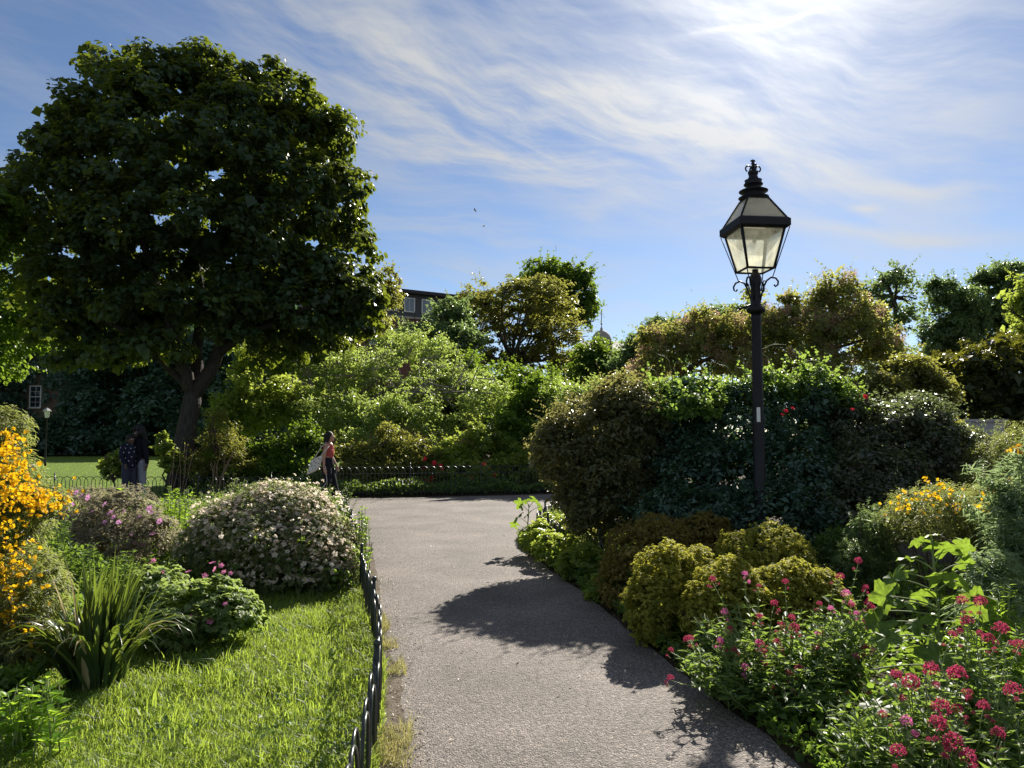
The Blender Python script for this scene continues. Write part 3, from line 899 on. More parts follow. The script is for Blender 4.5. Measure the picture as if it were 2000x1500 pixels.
def limbs_to(root, fork, ells, n, r0, mat, name='limb', sub=3, sag=.25, r1=.02):
    C, D = ell_centres(ells, n, .5, -.3)
    for c in C:
        mid = fork + (c - fork) * .5 + np.array((0, 0, np.linalg.norm(c - fork) * sag * .4)) + rng.normal(size=3) * .06 * np.linalg.norm(c - fork)
        pts = bez(fork, mid, c, 7, .02 * np.linalg.norm(c - fork))
        mb = MB()
        mb.tube(pts, list(np.linspace(r0, r1, len(pts))), 6)
        for s in range(sub):
            i = random.randint(3, 6)
            q = pts[i] + (rnd_dir(1)[0] + np.array((0, 0, .5))) * np.linalg.norm(c - fork) * .22
            mb.tube(bez(pts[i], (pts[i] + q) / 2 + rng.normal(size=3) * .05, q, 4), list(np.linspace(r0 * .4, r1 * .6, 5)), 5)
        mb.part(name, mat, root)
def tree(name, label, cat, base, trunk, tr, ells, fol, mat, bark, nl=7, r0=.06, group=None, core=None, sub=3, sag=.25, kind_fol='crown'):
    root = thing(name, label, cat, base, group)
    if trunk is not None:
        mb = MB(); mb.tube(trunk, tr, 10)
        mb.part('trunk', bark, root)
        limbs_to(root, np.asarray(trunk[-1], float), ells, nl, r0, bark, sub=sub, sag=sag)
    fol = dict(fol); fol.setdefault('shoots', .22)
    fs = [foliage(ells, **fol)]
    if core:
        fs.append(foliage(shrink(ells, core.pop('k', .78)), **core))
    V, F, T = merge(*fs)
    part(kind_fol, V, F, mat, root, T, 'stuff')
    return root

# ---- the big sycamore
D0 = 23.5
bx = P(356, 900, D0)
big = thing('sycamore_tree', 'huge dark sycamore with a broad dense crown on the far lawn at left', 'tree', (bx[0], bx[1], 0))
def TP(px, py, d=D0):
    return P(px, py, d)
fk = TP(378, 775)
mb = MB()
g = TP(352, 930); g[2] = -.05
mb.tube([g, TP(358, 880), TP(366, 830), TP(373, 795), fk + np.array((0, 0, .15))], [.44, .31, .28, .27, .26], 14)
mb.part('trunk', bark_grey, big)
def limb(pts, rad, name='limb'):
    mb = MB()
    o = []
    for a, b in zip(pts[:-1], pts[1:]):
        for i in range(4):
            o.append(np.asarray(a) + (np.asarray(b) - np.asarray(a)) * i / 4 + rng.normal(size=3) * .035)
    o.append(np.asarray(pts[-1]))
    mb.tube(o, list(np.interp(np.linspace(0, 1, len(o)), np.linspace(0, 1, len(rad)), rad)), 9)
    mb.part(name, bark_grey, big)
limb([fk, TP(345, 690, 23), TP(325, 610, 22.8), TP(280, 480, 22.5), TP(230, 330, 22.3)], [.20, .16, .13, .09, .04])
limb([fk, TP(385, 690, 24), TP(390, 600, 24.2), TP(380, 420, 24.5), TP(360, 220, 24.5)], [.22, .18, .15, .10, .04])
limb([fk, TP(425, 690, 23.3), TP(455, 600, 23), TP(500, 470, 23), TP(540, 300, 23)], [.24, .19, .15, .10, .04])
limb([TP(425, 690, 23.3), TP(490, 650, 22.5), TP(570, 620, 22), TP(650, 570, 21.6)], [.13, .10, .07, .04])
limb([TP(428, 690, 23.4), TP(470, 640, 24.5), TP(520, 600, 25.5), TP(600, 500, 26)], [.14, .11, .09, .05])
limb([TP(366, 760, 23.5), TP(300, 690, 23), TP(230, 640, 22.4), TP(150, 590, 22)], [.13, .10, .07, .04])
limb([TP(350, 700, 23.2), TP(270, 600, 24.5), TP(180, 480, 25), TP(90, 380, 25)], [.16, .12, .09, .05])
limb([TP(390, 620, 24.2), TP(470, 500, 25.5), TP(600, 420, 25.5), TP(680, 380, 25)], [.16, .12, .08, .04])
eb = [E(370, 340, D0, 255, 215, 4.2), E(235, 320, D0, 132, 142, 3.1), E(510, 290, D0, 150, 150, 3.2), E(120, 430, D0, 105, 115, 2.8), E(610, 410, D0, 105, 115, 2.8),
      E(350, 185, D0, 135, 72, 2.4), E(232, 140, D0, 62, 55, 1.3), E(400, 150, D0, 75, 48, 1.5), E(470, 160, 23, 45, 45, 1), E(540, 165, D0, 36, 45, .9), E(590, 185, 23, 32, 40, .8),
      E(635, 270, D0, 50, 55, 1.2), E(665, 260, 23, 28, 40, .7), E(690, 385, D0, 50, 55, 1.2), E(700, 470, D0, 42, 42, 1.0), E(560, 550, D0, 150, 65, 2.6), E(230, 545, D0, 190, 80, 3.0),
      E(650, 545, 23, 85, 60, 1.6), E(600, 590, 22.6, 110, 50, 1.6), E(690, 590, 23, 60, 45, 1.2), E(400, 560, 25, 150, 70, 2.6), E(75, 340, D0, 42, 58, 1.2), E(165, 250, D0, 52, 52, 1.3), E(95, 560, 24, 80, 60, 1.6), E(20, 440, 24, 60, 100, 1.6), E(360, 600, 21.5, 180, 36, 1.2)]
eb += [E(380, 440, 21.5, 170, 110, 1.6), E(250, 450, 21.5, 130, 100, 1.5), E(500, 450, 22, 110, 90, 1.4), E(300, 600, 22.5, 130, 40, 1.4), E(470, 610, 22.5, 90, 34, 1.2), E(170, 610, 23, 90, 45, 1.5), E(600, 630, 22.5, 60, 40, 1.2), E(250, 640, 24, 110, 40, 1.5), E(290, 680, 22.2, 90, 34, 1.1), E(470, 655, 22.2, 70, 30, 1.0), E(190, 690, 23, 90, 40, 1.3), E(560, 640, 23, 90, 40, 1.3), E(120, 650, 23.5, 80, 45, 1.3), E(680, 635, 23.6, 62, 38, 1.1), E(620, 668, 24, 62, 34, 1.1), E(545, 690, 24.6, 56, 28, 1.0), E(735, 600, 24, 30, 36, .8)]
fs = [foliage(eb, 1700, .37, 52, .172, .15, shell=.30, up=.35, out=.8, rnd=.5, fold=.12, hang=.5, shoots=0, jag=.8),
      foliage(shrink(eb, .72), 260, .6, 40, .32, .28, shell=.5, up=.35, hang=.4)]
V, F, T = merge(*fs)
part('crown', V, F, L_syc, big, T, 'stuff')

# ---- things left of and behind it
def simple(name, label, cat, gx, gy, ells, fol, mat, bark=None, tr=None, nl=6, core=None, group=None, **k):
    trunk = None; rr = None
    if bark is not None:
        top = np.array(ells[0][:3]) - np.array((0, 0, ells[0][5] * .8))
        trunk = bez((gx, gy, -.05), (gx + .1, gy, top[2] * .6), top, 5, .04)
        rr = list(np.linspace(tr, tr * .55, 6))
    return tree(name, label, cat, (gx, gy, 0), trunk, rr, ells, fol, mat, bark, nl, (tr or .1) * .45, group, core, **k)
e = [E(-40, 560, 27, 110, 120, 2.2), E(20, 640, 27, 80, 80, 1.8), E(-70, 690, 27, 120, 90, 2)]
simple('lime_tree', 'loose bright-edged tree at the left margin beside the big sycamore', 'tree', e[0][0], 27.5, e,
       dict(ncl=330, rcl=.42, nl=42, L=.17, Wd=.13, shell=.6), L_green, bark_dark, .22)
e = [E(-10, 405, 20, 45, 45, .9), E(-60, 460, 20, 80, 90, 1.4)]
simple('overhanging_tree', 'green bough of a tree reaching in at the left margin', 'tree', e[1][0], 20.2, e,
       dict(ncl=120, rcl=.35, nl=60, L=.15, Wd=.11, shell=.6), L_green, bark_dark, .2)
# ivy on the house
n = 20000
hx, hy = a_house = (BASE[hs][0], BASE[hs][1])
ix = hx - 16 + 38 * rng.random(n); iz = 12.4 * rng.random(n) ** .9
zw = P(70, 775, 64)[2]
m = vnoise(ix, iz, 1.3, 31) + .25 * rng.random(n) + np.clip((iz - 5) * .1, -.2, .5) > .40
for wx in (hx, hx - 3.5):
    m &= ~((abs(ix - wx) < .7) & (abs(iz - zw) < 1.15))
m &= ~((abs(ix - hx - 1.0) < 1.3) & (iz < zw + .7) & (rng.random(n) < .8))
ix, iz = ix[m], iz[m]
Nn = unit(np.array([[0, -1.0, .3]]) + rnd_dir(len(ix)) * .55)
V, F, T = leaf_mesh(np.stack([ix, hy - .08 - .3 * rng.random(len(ix)), iz], 1), Nn, rnd_dir(len(ix)) + np.array([[0, 0, -.6]]), .36, .33)
part('ivy', V, F, L_dark, hs, T, 'stuff')
for lab, es, mt in (
    ('dark rounded evergreen shrub at the foot of the ivy-clad house', [E(70, 860, 59, 48, 42, 1.8)], L_dark),
    ('dark evergreen tree standing to the right of the ivy-clad house', [E(210, 700, 62, 80, 70, 3.6), E(180, 800, 61, 60, 70, 3.0), E(260, 640, 62, 80, 60, 3.0)], L_dark),
    ('dark evergreen mass right behind the sycamore trunk', [E(320, 800, 60, 80, 75, 3.3), E(300, 700, 61, 80, 60, 3.3), E(420, 720, 60, 60, 80, 3.0), E(400, 840, 59, 70, 50, 2.7)], L_dark),
    ('dark low hedge shrub at the back of the far lawn', [E(170, 858, 60, 90, 30, 1.8), E(270, 862, 60, 60, 26, 1.8)], L_dark),
    ('dark tall tree crowding the left side of the ivy-clad house', [E(-40, 740, 63, 80, 110, 3.9), E(10, 660, 63, 80, 60, 3.0)], L_dark)):
    c = es[0]
    simple('evergreen_shrub' if 'shrub' in lab else 'evergreen_tree', lab, 'shrub' if 'shrub' in lab else 'tree', c[0], c[1], es,
           dict(ncl=150 * len(es), rcl=.75, nl=34, L=.36, Wd=.22, shell=.35, zmin=.05), mt, bark_dark, .2, 3, dict(ncl=60, rcl=.9, nl=30, L=.6, Wd=.45, shell=.5))
# sunlit leafy shrubs by the far fence
for lab, es in (('small sunlit leafy shrub on the fence just left of the standing couple', [E(222, 915, 20.8, 22, 34, .4), E(245, 905, 20.9, 18, 26, .3)]),
                ('small sunlit leafy shrub between the couple and the sycamore trunk', [E(322, 870, 21.6, 15, 28, .3), E(335, 905, 21.6, 18, 30, .3)])):
    simple('leafy_shrub', lab, 'shrub', es[0][0], es[0][1], es, dict(ncl=70, rcl=.13, nl=24, L=.11, Wd=.10, shell=.5), L_lime, twig_brown, .03, 5)

# ---- the green bank behind the crossing path
def shrub(label, ells, fol, mat, bark=twig_brown, tr=.07, nl=8, core=None, name='shrub', **k):
    return simple(name, label, 'shrub', ells[0][0], ells[0][1], ells, fol, mat, bark, tr, nl, core, **k)
FB = dict(ncl=420, rcl=.30, nl=40, L=.13, Wd=.055, shell=.65, up=.5, rnd=.8, hang=.1, out=.4)
CB = dict(ncl=60, rcl=.4, nl=20, L=.2, Wd=.12, shell=.5, k=.6)
shrub('bright green leafy shrub immediately right of the sycamore trunk', [E(520, 720, 28, 80, 65, 1.4), E(490, 810, 25.5, 80, 80, 1.3), E(580, 690, 29, 60, 50, 1.3), E(560, 800, 25.5, 80, 65, 1.3)],
      dict(FB, ncl=600, Wd=.085), L_lime)
grey = shrub('sprawling sage green shrub with bare grey branches behind the walking woman',
      [E(700, 740, 28, 105, 62, 1.7), E(800, 690, 31, 95, 52, 1.7), E(870, 760, 28.5, 100, 62, 1.7), E(950, 800, 26, 65, 70, 1.3), E(660, 825, 25, 85, 60, 1.3), E(780, 825, 25.3, 110, 60, 1.5), E(600, 700, 30, 60, 50, 1.3), E(740, 880, 23.2, 120, 40, .9)],
      dict(FB, ncl=860, nl=46, rcl=.36, squash=.6, shell=.5), L_sage, twig_grey, .10, 16)
# bare grey branches over it
for k in range(26):
    a = P(random.uniform(620, 960), random.uniform(690, 790), random.uniform(25.6, 27.2))
    d = np.array((random.uniform(-1, 1.2), random.uniform(-.4, .3), random.uniform(-.1, .7))) * random.uniform(.7, 1.7)
    mb = MB(); pts = bez(a - d * .6, a + rng.normal(size=3) * .12, a + d * .6, 6, .03)
    mb.tube(pts, list(np.linspace(.022, .006, 7)), 5)
    for s in range(3):
        i = random.randint(2, 5); q = pts[i] + rnd_dir(1)[0] * .4
        mb.tube([pts[i], (pts[i] + q) / 2 + rng.normal(size=3) * .04, q], [.010, .007, .004], 4)
    mb.part('branch', twig_grey, grey)
shrub('dark green undergrowth shrub beneath the sage bush, left of the woman', [E(530, 900, 22.4, 70, 50, .8), E(455, 905, 22.6, 60, 55, .8), E(600, 880, 22.6, 50, 62, .8), E(560, 930, 21.6, 110, 34, .5), E(420, 935, 21.6, 60, 34, .5)],
      dict(FB, ncl=420, rcl=.24, L=.10, Wd=.06), L_green)
shrub('dark green undergrowth shrub just right of the walking woman', [E(700, 905, 22.2, 60, 44, .8), E(760, 885, 22.6, 40, 62, .7), E(825, 900, 22.4, 50, 50, .8), E(690, 930, 21.5, 70, 32, .5), E(800, 932, 21.8, 80, 32, .5)],
      dict(FB, ncl=380, rcl=.22, L=.10, Wd=.05), L_olive)
shrub('leafy green shrub with red flowers behind the tall hoop fence', [E(880, 905, 22.6, 60, 46, .8), E(945, 880, 22.9, 45, 66, .7), E(1000, 900, 22.8, 40, 45, .6), E(900, 930, 22.0, 80, 32, .5), E(1000, 925, 22.3, 70, 34, .5)],
      dict(FB, ncl=440, rcl=.2, L=.11, Wd=.07), L_lime)
shrub('deep green tall shrub left of the bronze bush', [E(1040, 800, 24.5, 55, 70, 1.0), E(1060, 890, 23.4, 70, 65, .8), E(1000, 860, 23.6, 50, 60, .8)],
      dict(FB, ncl=380, rcl=.24, L=.14, Wd=.08), L_green)
shrub('olive green shrub bank behind the bronze bush', [E(1130, 790, 24, 80, 45, 1.1), E(1060, 790, 27, 60, 55, 1.2), E(1200, 770, 25, 60, 45, 1.1), E(1130, 850, 23, 80, 60, 1)],
      dict(FB, ncl=420), L_sage)
shrub('brownish wispy shrub between the sycamore and the crossing path', [E(425, 855, 21.6, 38, 55, .5), E(460, 900, 21.4, 40, 50, .5), E(395, 920, 21.4, 30, 40, .5)],
      dict(FB, ncl=150, rcl=.2, nl=40, L=.09, Wd=.03), L_olive, twig_brown, .04, 12)
dry = thing('dead_stems', 'clump of dry straw coloured stems at the foot of the sycamore', 'dry plant', tuple(P(350, 945, 21.2) * np.array((1, 1, 0))))
for k in range(16):
    a = P(random.choice((random.uniform(325, 365), random.uniform(405, 440))), 960, random.uniform(20.6, 21.2)); a[2] = 0
    mb = MB(); mb.tube(bez(a, a + np.array((random.gauss(0, .1), 0, .6)), a + np.array((random.gauss(0.1, .2), random.gauss(0, .1), random.uniform(.8, 1.5))), 5, .015), [.012, .011, .01, .008, .006, .004], 5)
    mb.part('stem', solid('straw_stem', (.25, .16, .10), .8, c2=(.36, .25, .16), scale=20), dry)
# ivy ground cover at the foot of the tall fence
n = 9000
gx = -6 + 9 * rng.random(n); gy = np.interp(gx, [-6, -3.8, 0, 3], [19.9, 19.8, 20.8, 22.3]) + .1 + 1.6 * rng.random(n)
gz = .05 + .45 * vnoise(gx, gy, .5, 41) * rng.random(n) ** .5
V, F, T = leaf_mesh(np.stack([gx, gy, gz], 1), unit(np.array([[0, -.4, .8]]) + rnd_dir(n) * .6), rnd_dir(n), .10, .08)
structure('ground_cover', V, F, L_vine, False, T, 'stuff')['label'] = 'low leafy ground cover behind the tall hoop fence'

# ---- trees on the skyline
mid = tree('spreading_tree', 'domed spreading tree with bronze tinted top at the centre', 'tree', tuple(P(1000, 850, 46) * np.array((1, 1, 0))),
     bez(P(1003, 852, 46) * np.array((1, 1, 0)), P(1008, 760, 46), P(1000, 715, 46), 5, .04), [.44, .4, .36, .33, .3, .26],
     [E(1000, 580, 46, 95, 45, 3.08), E(1060, 595, 46, 75, 50, 2.80), E(940, 615, 46, 70, 50, 2.80), E(1100, 660, 46, 60, 50, 2.24), E(920, 680, 46, 50, 45, 2.10), E(1000, 640, 47, 110, 55, 3.08), E(1110, 720, 46, 55, 45, 1.96), E(1050, 560, 46, 60, 25, 1.96), E(1000, 705, 47, 90, 30, 2.4), E(1060, 690, 46, 50, 34, 1.8)],
     dict(ncl=900, rcl=.38, nl=28, L=.19, Wd=.12, shell=.6, up=.8, squash=.5), L_olive, bark_dark, 26, .08, core=dict(ncl=60, rcl=.5, nl=14, L=.3, Wd=.2, shell=.6), sag=.1)
simple('tall_tree', 'tall airy tree rising behind the domed spreading tree', 'tree', *P(1085, 850, 58)[:2], [E(1065, 545, 58, 55, 45, 1.8), E(1120, 550, 58, 48, 42, 1.7), E(1138, 600, 58, 34, 48, 1.4), E(1090, 610, 58, 70, 60, 2)],
       dict(ncl=520, rcl=.48, nl=26, L=.28, Wd=.19, shell=.75), L_green, bark_dark, .35, 14)
for lab, es, mt, nc in (
    ('rounded green tree right of the domed spreading tree, below the dome', [E(1160, 715, 36, 50, 55, 1.5), E(1110, 760, 35, 50, 40, 1.4), E(1190, 740, 36, 34, 36, 1.1)], L_green, 300),
    ('small bluish tree in front of the flat roofed block', [E(880, 620, 40, 45, 40, 1.4), E(830, 660, 38, 70, 35, 1.6), E(900, 670, 38, 50, 40, 1.4)], L_blue, 260),
    ('thin leafy tree between the sycamore and the flat roofed block', [E(745, 575, 34, 38, 55, 1.2), E(700, 640, 32, 70, 50, 1.6), E(640, 660, 31, 50, 50, 1.4)], L_olive, 300),
    ('bluish round tree left of the pinkish smoke bush', [E(1255, 690, 34, 40, 52, 1.2), E(1225, 730, 34, 40, 50, 1.2), E(1300, 650, 34, 50, 30, 1.2)], L_blue, 260),
    ('grey green tree peeping over the pinkish smoke bush', [E(1400, 625, 30, 60, 22, 1.1), E(1455, 620, 30, 40, 30, 1.0)], L_blue, 150),
    ('airy see-through tree to the right of the lamp post', [E(1745, 550, 40, 46, 38, 1.4), E(1705, 580, 40, 32, 36, 1.1), E(1775, 610, 40, 26, 45, 1.0), E(1740, 640, 40, 46, 40, 1.2), E(1730, 700, 40, 60, 30, 1.2)], L_blue, 150),
    ('dense green tree left of the pair on the right skyline', [E(1860, 585, 42, 48, 45, 1.6), E(1850, 650, 42, 55, 45, 1.7), E(1890, 620, 42, 40, 50, 1.4), E(1860, 690, 42, 80, 50, 1.8), E(1830, 560, 42, 20, 22, .7)], L_blue, 330),
    ('taller dense green tree of the pair on the right skyline', [E(1955, 560, 43, 45, 50, 1.6), E(1930, 620, 43, 45, 50, 1.5), E(1990, 620, 43, 50, 60, 1.7), E(1950, 680, 43, 80, 60, 1.8), E(1920, 545, 43, 22, 24, .7), E(1985, 530, 43, 22, 22, .7)], L_blue, 360),
    ('bright yellow green tree at the right margin above the yew', [E(2015, 590, 25, 42, 60, .9), E(2040, 650, 25, 60, 50, 1.0)], L_lime, 170)):
    small = 'airy' in lab
    dd = es[0][1]
    simple('skyline_tree', lab, 'tree', es[0][0], es[0][1], es, dict(ncl=int(nc * 1.7), rcl=.0085 * dd, nl=16 if small else 26, L=.0046 * dd, Wd=.003 * dd, shell=.75), mt, bark_dark, .16, 16 if small else 10,
           None if small else dict(ncl=40, rcl=.5, nl=14, L=.25, Wd=.16, shell=.5))
shrub('green shrub mass filling in below the domed spreading tree', [E(960, 760, 30, 80, 50, 1.4), E(1040, 770, 30, 80, 55, 1.4), E(900, 730, 31, 60, 50, 1.3), E(1090, 790, 29, 60, 50, 1.2)],
      dict(FB, ncl=520, L=.15, Wd=.08), L_green)
shrub('deep green shrub row glimpsed through the sage bush', [E(820, 805, 36, 110, 55, 1.6), E(930, 815, 36, 90, 55, 1.5), E(720, 810, 36, 90, 55, 1.5)],
      dict(FB, ncl=420, rcl=.4, L=.2, Wd=.12), L_green)
# ---- smoke bushes
def smoke(label, es, nc, npl):
    o = simple('smoke_bush', label, 'shrub', es[0][0], es[0][1] + .3, es, dict(ncl=int(nc * 1.4), rcl=.17, nl=22, L=.085, Wd=.055, shell=.6, squash=.9, out=.4, rnd=.8), L_smoke, twig_brown, .09, 12,
               None)
    C, D = ell_centres(es, npl, .12, -.1)
    V, F, T = foliage(es, npl, .17, 70, .05, .017, up=.2, out=.3, rnd=1.0, squash=1.0, centres=(C, D))
    part('plume', V, F, L_plume, o, T, 'stuff')
    return o
smoke('pinkish smoke bush left of the lamp post', [E(1330, 685, 17, 80, 60, .9), E(1420, 660, 17, 60, 48, .8), E(1285, 725, 17, 55, 45, .8), E(1365, 630, 17, 26, 34, .4), E(1450, 715, 16.6, 70, 50, .9), E(1270, 660, 17, 25, 25, .4)], 460, 150)
smoke('tall brownish smoke bush right of the lamp post', [E(1560, 660, 16, 90, 68, 1.0), E(1655, 640, 16, 75, 75, 1.0), E(1640, 565, 16, 42, 40, .5), E(1500, 640, 16, 50, 45, .6), E(1720, 690, 16, 48, 45, .7), E(1560, 725, 15.6, 120, 45, 1.0),
      E(1540, 590, 16, 22, 18, .25), E(1470, 575, 16, 16, 14, .2), E(1700, 610, 16, 30, 24, .35), E(1600, 590, 16, 26, 24, .3)], 680, 150)
# ---- clipped yew on the right
simple('yew_tree', 'dark dense yew filling the right side behind the cabinet', 'tree', *P(1940, 850, 14.5)[:2], [E(1930, 755, 14.5, 120, 92, 1.4), E(2040, 740, 14.5, 120, 100, 1.4), E(1845, 775, 14.4, 50, 60, .8), E(1960, 830, 14.3, 150, 70, 1.2)],
       dict(ncl=900, rcl=.13, nl=36, L=.075, Wd=.02, shell=.12, up=.4, out=.9, squash=.6, lowcut=-.9), L_yew, bark_dark, .2, 5, dict(ncl=200, rcl=.3, nl=40, L=.2, Wd=.12, shell=.3, k=.9, lowcut=-.9))
shrub('yellow olive shrub between the smoke bush and the yew', [E(1770, 735, 13.2, 60, 38, .6), E(1710, 760, 12.8, 50, 35, .5), E(1820, 770, 13, 40, 40, .5)],
      dict(ncl=260, rcl=.16, nl=42, L=.07, Wd=.04, shell=.4), L_olive, core=dict(ncl=40, rcl=.25, nl=24, L=.14, Wd=.1))

# ---- the dark bank of bushes behind the lamp
FN = dict(rcl=.15, nl=44, L=.052, Wd=.030, shell=.22, up=.4, out=.8, rnd=.6, lowcut=-.8)
CN = dict(ncl=170, rcl=.28, nl=36, L=.095, Wd=.06, shell=.4, k=.78, lowcut=-.8)
shrub('bronze leaved bush at the left end of the dark bank by the path bend', [E(1165, 855, 9.70, 95, 90, 0.7), E(1235, 825, 9.70, 75, 85, 0.7), E(1105, 890, 9.60, 60, 72, 0.6), E(1190, 925, 9.50, 90, 65, 0.7), E(1215, 780, 9.80, 55, 42, 0.5), E(1240, 980, 9.60, 70, 70, 0.6), E(1165, 1000, 9.3, 62, 62, 0.4), E(1120, 975, 9.5, 36, 34, 0.3), E(1285, 850, 10.00, 60, 95, 0.6), E(1085, 860, 9.60, 40, 50, 0.4)],
      dict(FN, ncl=820), L_bronze, tr=.025, core=dict(CN))
vb = shrub('dark vine-draped bush right behind the lamp post', [E(1330, 880, 9.70, 100, 120, 0.62), E(1450, 850, 9.60, 110, 115, 0.62), E(1560, 830, 9.70, 95, 95, 0.62), E(1400, 940, 9.10, 140, 90, 0.62), E(1340, 790, 9.80, 70, 50, 0.6), E(1540, 930, 9.00, 110, 90, 0.62), E(1350, 1010, 8.70, 120, 70, 0.6), E(1520, 1010, 8.50, 120, 70, 0.6)],
      dict(FN, ncl=1000), L_dark, core=dict(CN))
ev = [E(1300, 775, 9.75, 52, 36, 0.4), E(1380, 770, 9.75, 66, 30, 0.4), E(1500, 765, 9.65, 45, 40, 0.4), E(1590, 762, 9.75, 55, 45, 0.4), E(1640, 790, 9.65, 40, 40, 0.4), E(1350, 800, 9.25, 70, 40, 0.4)]
V, F, T = foliage(ev, 230, .13, 34, .062, .055, shell=.3, up=.6, rnd=.6, shoots=.5)
part('vine_leaf', V, F, L_vine, vb, T, 'stuff', label='bright green vine leaves spilling over the top')
for k in range(14):
    a = P(random.uniform(1280, 1660), random.uniform(735, 770), random.uniform(9.1, 9.5))
    mb = MB(); q = a + np.array((random.uniform(-.5, .5), random.uniform(-.2, .2), random.uniform(.15, .42)))
    mb.tube(bez(a, a + np.array((0, 0, .4)), q, 6, .015), [.005, .005, .004, .004, .003, .003, .002], 5)
    mb.part('vine_stem', solid('green_stem', (.10, .16, .04), .6), vb)
br = shrub('dark small-leaved bush at the right end of the bank beyond the lamp', [E(1650, 870, 9.60, 95, 105, 0.7), E(1760, 880, 9.40, 105, 100, 0.7), E(1840, 890, 9.20, 70, 70, 0.7), E(1700, 940, 8.90, 120, 75, 0.7), E(1780, 820, 9.60, 60, 45, 0.6), E(1680, 1010, 8.40, 100, 60, 0.5), E(1800, 990, 8.50, 90, 60, 0.5)],
      dict(FN, ncl=900), leaf('purplish_leaf', (0.028, 0.040, 0.028), (0.066, 0.074, 0.042), (0.20, 0.25, 0.08), .34, .33, .6, odd=(.10, .05, .04)), core=dict(CN))
shrub('small yellowish leafy shrub in front of the grey cabinet', [E(1880, 870, 9.9, 36, 40, .35), E(1850, 850, 10, 40, 34, .35), E(1905, 900, 9.8, 30, 40, .3)],
      dict(ncl=120, rcl=.1, nl=36, L=.05, Wd=.035, shell=.4), L_olive, nl=6)
# red roses among them
m_red = leaf('rose_petal', (.35, .008, .02), (.5, .02, .04), (.6, .03, .05), .35)
def petal_flower(mat, npet, L, Wd, lift, rings=1, centre=None, notch=False):
    V, F, T, n = [], [], [], 0
    for g in range(rings):
        for k in range(npet):
            a = 2 * math.pi * (k + .5 * g) / npet
            l = lift + g * .5
            s = 1 - .25 * g
            d = np.array((math.cos(a) * math.cos(l), math.sin(a) * math.cos(l), math.sin(l)))
            b = np.array((-math.sin(a), math.cos(a), 0))
            up_ = np.cross(d, b)
            p0 = d * .08 * L
            V += [p0, d * L * s * .55 + b * Wd * .5 * s, d * L * s - up_ * .1 * L + b * Wd * .22 * s, d * L * s - up_ * .1 * L - b * Wd * .22 * s, d * L * s * .55 - b * Wd * .5 * s]
            F += [(n, n + 1, n + 2, n + 3, n + 4)]
            T += [random.random()] * 5
            n += 5
    me = mesh(np.array(V), F, mat, T, True)
    if centre:
        bm = bmesh.new(); bm.from_mesh(me)
        r = bmesh.ops.create_icosphere(bm, subdivisions=1, radius=L * .2, matrix=Matrix.Translation((0, 0, L * .1)))
        for f in {f for v in r['verts'] for f in v.link_faces}:
            f.material_index = 1
        bm.to_mesh(me); bm.free()
        me.materials.append(centre)
    return me
rose = petal_flower(m_red, 6, .05, .05, .3, 3)
for q in ((1535, 803, 8.55), (1528, 810, 8.55), (1548, 798, 8.55), (1665, 800, 8.6), (1690, 775, 8.8)):
    place('rose', rose, vb if q[0] < 1600 else br, P(*q), (random.uniform(.6, 1.3), 0, random.uniform(-.6, .6)), random.uniform(.4, .65))
rs = [o for o in bpy.data.objects if o.get('label') == 'leafy green shrub with red flowers behind the tall hoop fence'][0]
for k in range(16):
    q = P(random.choice((random.gauss(838, 14), random.gauss(880, 18), random.gauss(955, 18))), random.uniform(895, 950), random.uniform(21.5, 21.8))
    place('flower', rose, rs, q, (random.uniform(.6, 1.3), 0, random.uniform(-.6, .6)), random.uniform(1.0, 1.6))
# ================================================================== plants close to the camera
def gpt(px, py):
    """point on the ground seen at a pixel"""
    v = (750.0 - py) / FPX
    k = -CAM_H / (math.sin(PITCH) + v * math.cos(PITCH))
    return np.array((k * (px - 1000) / FPX, k * (math.cos(PITCH) - v * math.sin(PITCH)), 0.0))
def orient(d, spin=0.0):
    """euler turning +Z to d"""
    return (Vector(tuple(d)).to_track_quat('Z', 'Y') @ Matrix.Rotation(spin, 3, 'Z').to_quaternion()).to_euler()
m_stem = solid('green_stem', (.10, .16, .04), .6)
m_stem2 = solid('pale_green_stem', (.16, .24, .06), .6, c2=(.2, .22, .09), scale=20)

# ---------------------------------------------------------------- rosette mounds
def tufts(ells, ncl, r, nl, L, Wd, shell=.08, spread=.8, lowcut=-.2, zmin=.02, tmix=.6, upb=.35, centres=None, jag=.6):
    """shoot tips: every cluster a tuft of leaves pointing out of the mound"""
    C, D = ell_centres(ells, ncl, shell, lowcut, jag) if centres is None else centres
    ncl = len(C)
    D = unit(D + np.array([[0, 0, upb]]) + rng.normal(size=D.shape) * .2)
    k = np.repeat(np.arange(ncl), nl)
    n = len(k)
    T = unit(D[k] + rnd_dir(n) * spread)
    c = C[k] + T * (r * (.2 + .8 * rng.random(n)))[:, None] + D[k] * (r * 1.2 * (rng.random(n) - .5))[:, None]
    N = unit(D[k] + np.array([[0, 0, .3]]) + rnd_dir(n) * .7 + SUNV * .4)
    s = .7 + .6 * rng.random(n)
    t = np.clip(tmix * rng.random(ncl)[k] + (1 - tmix) * rng.random(n), 0, 1)
    ok = c[:, 2] > zmin
    return leaf_mesh(c[ok], N[ok], T[ok], (L * s)[ok], (Wd * s)[ok], .15, .1, t[ok])

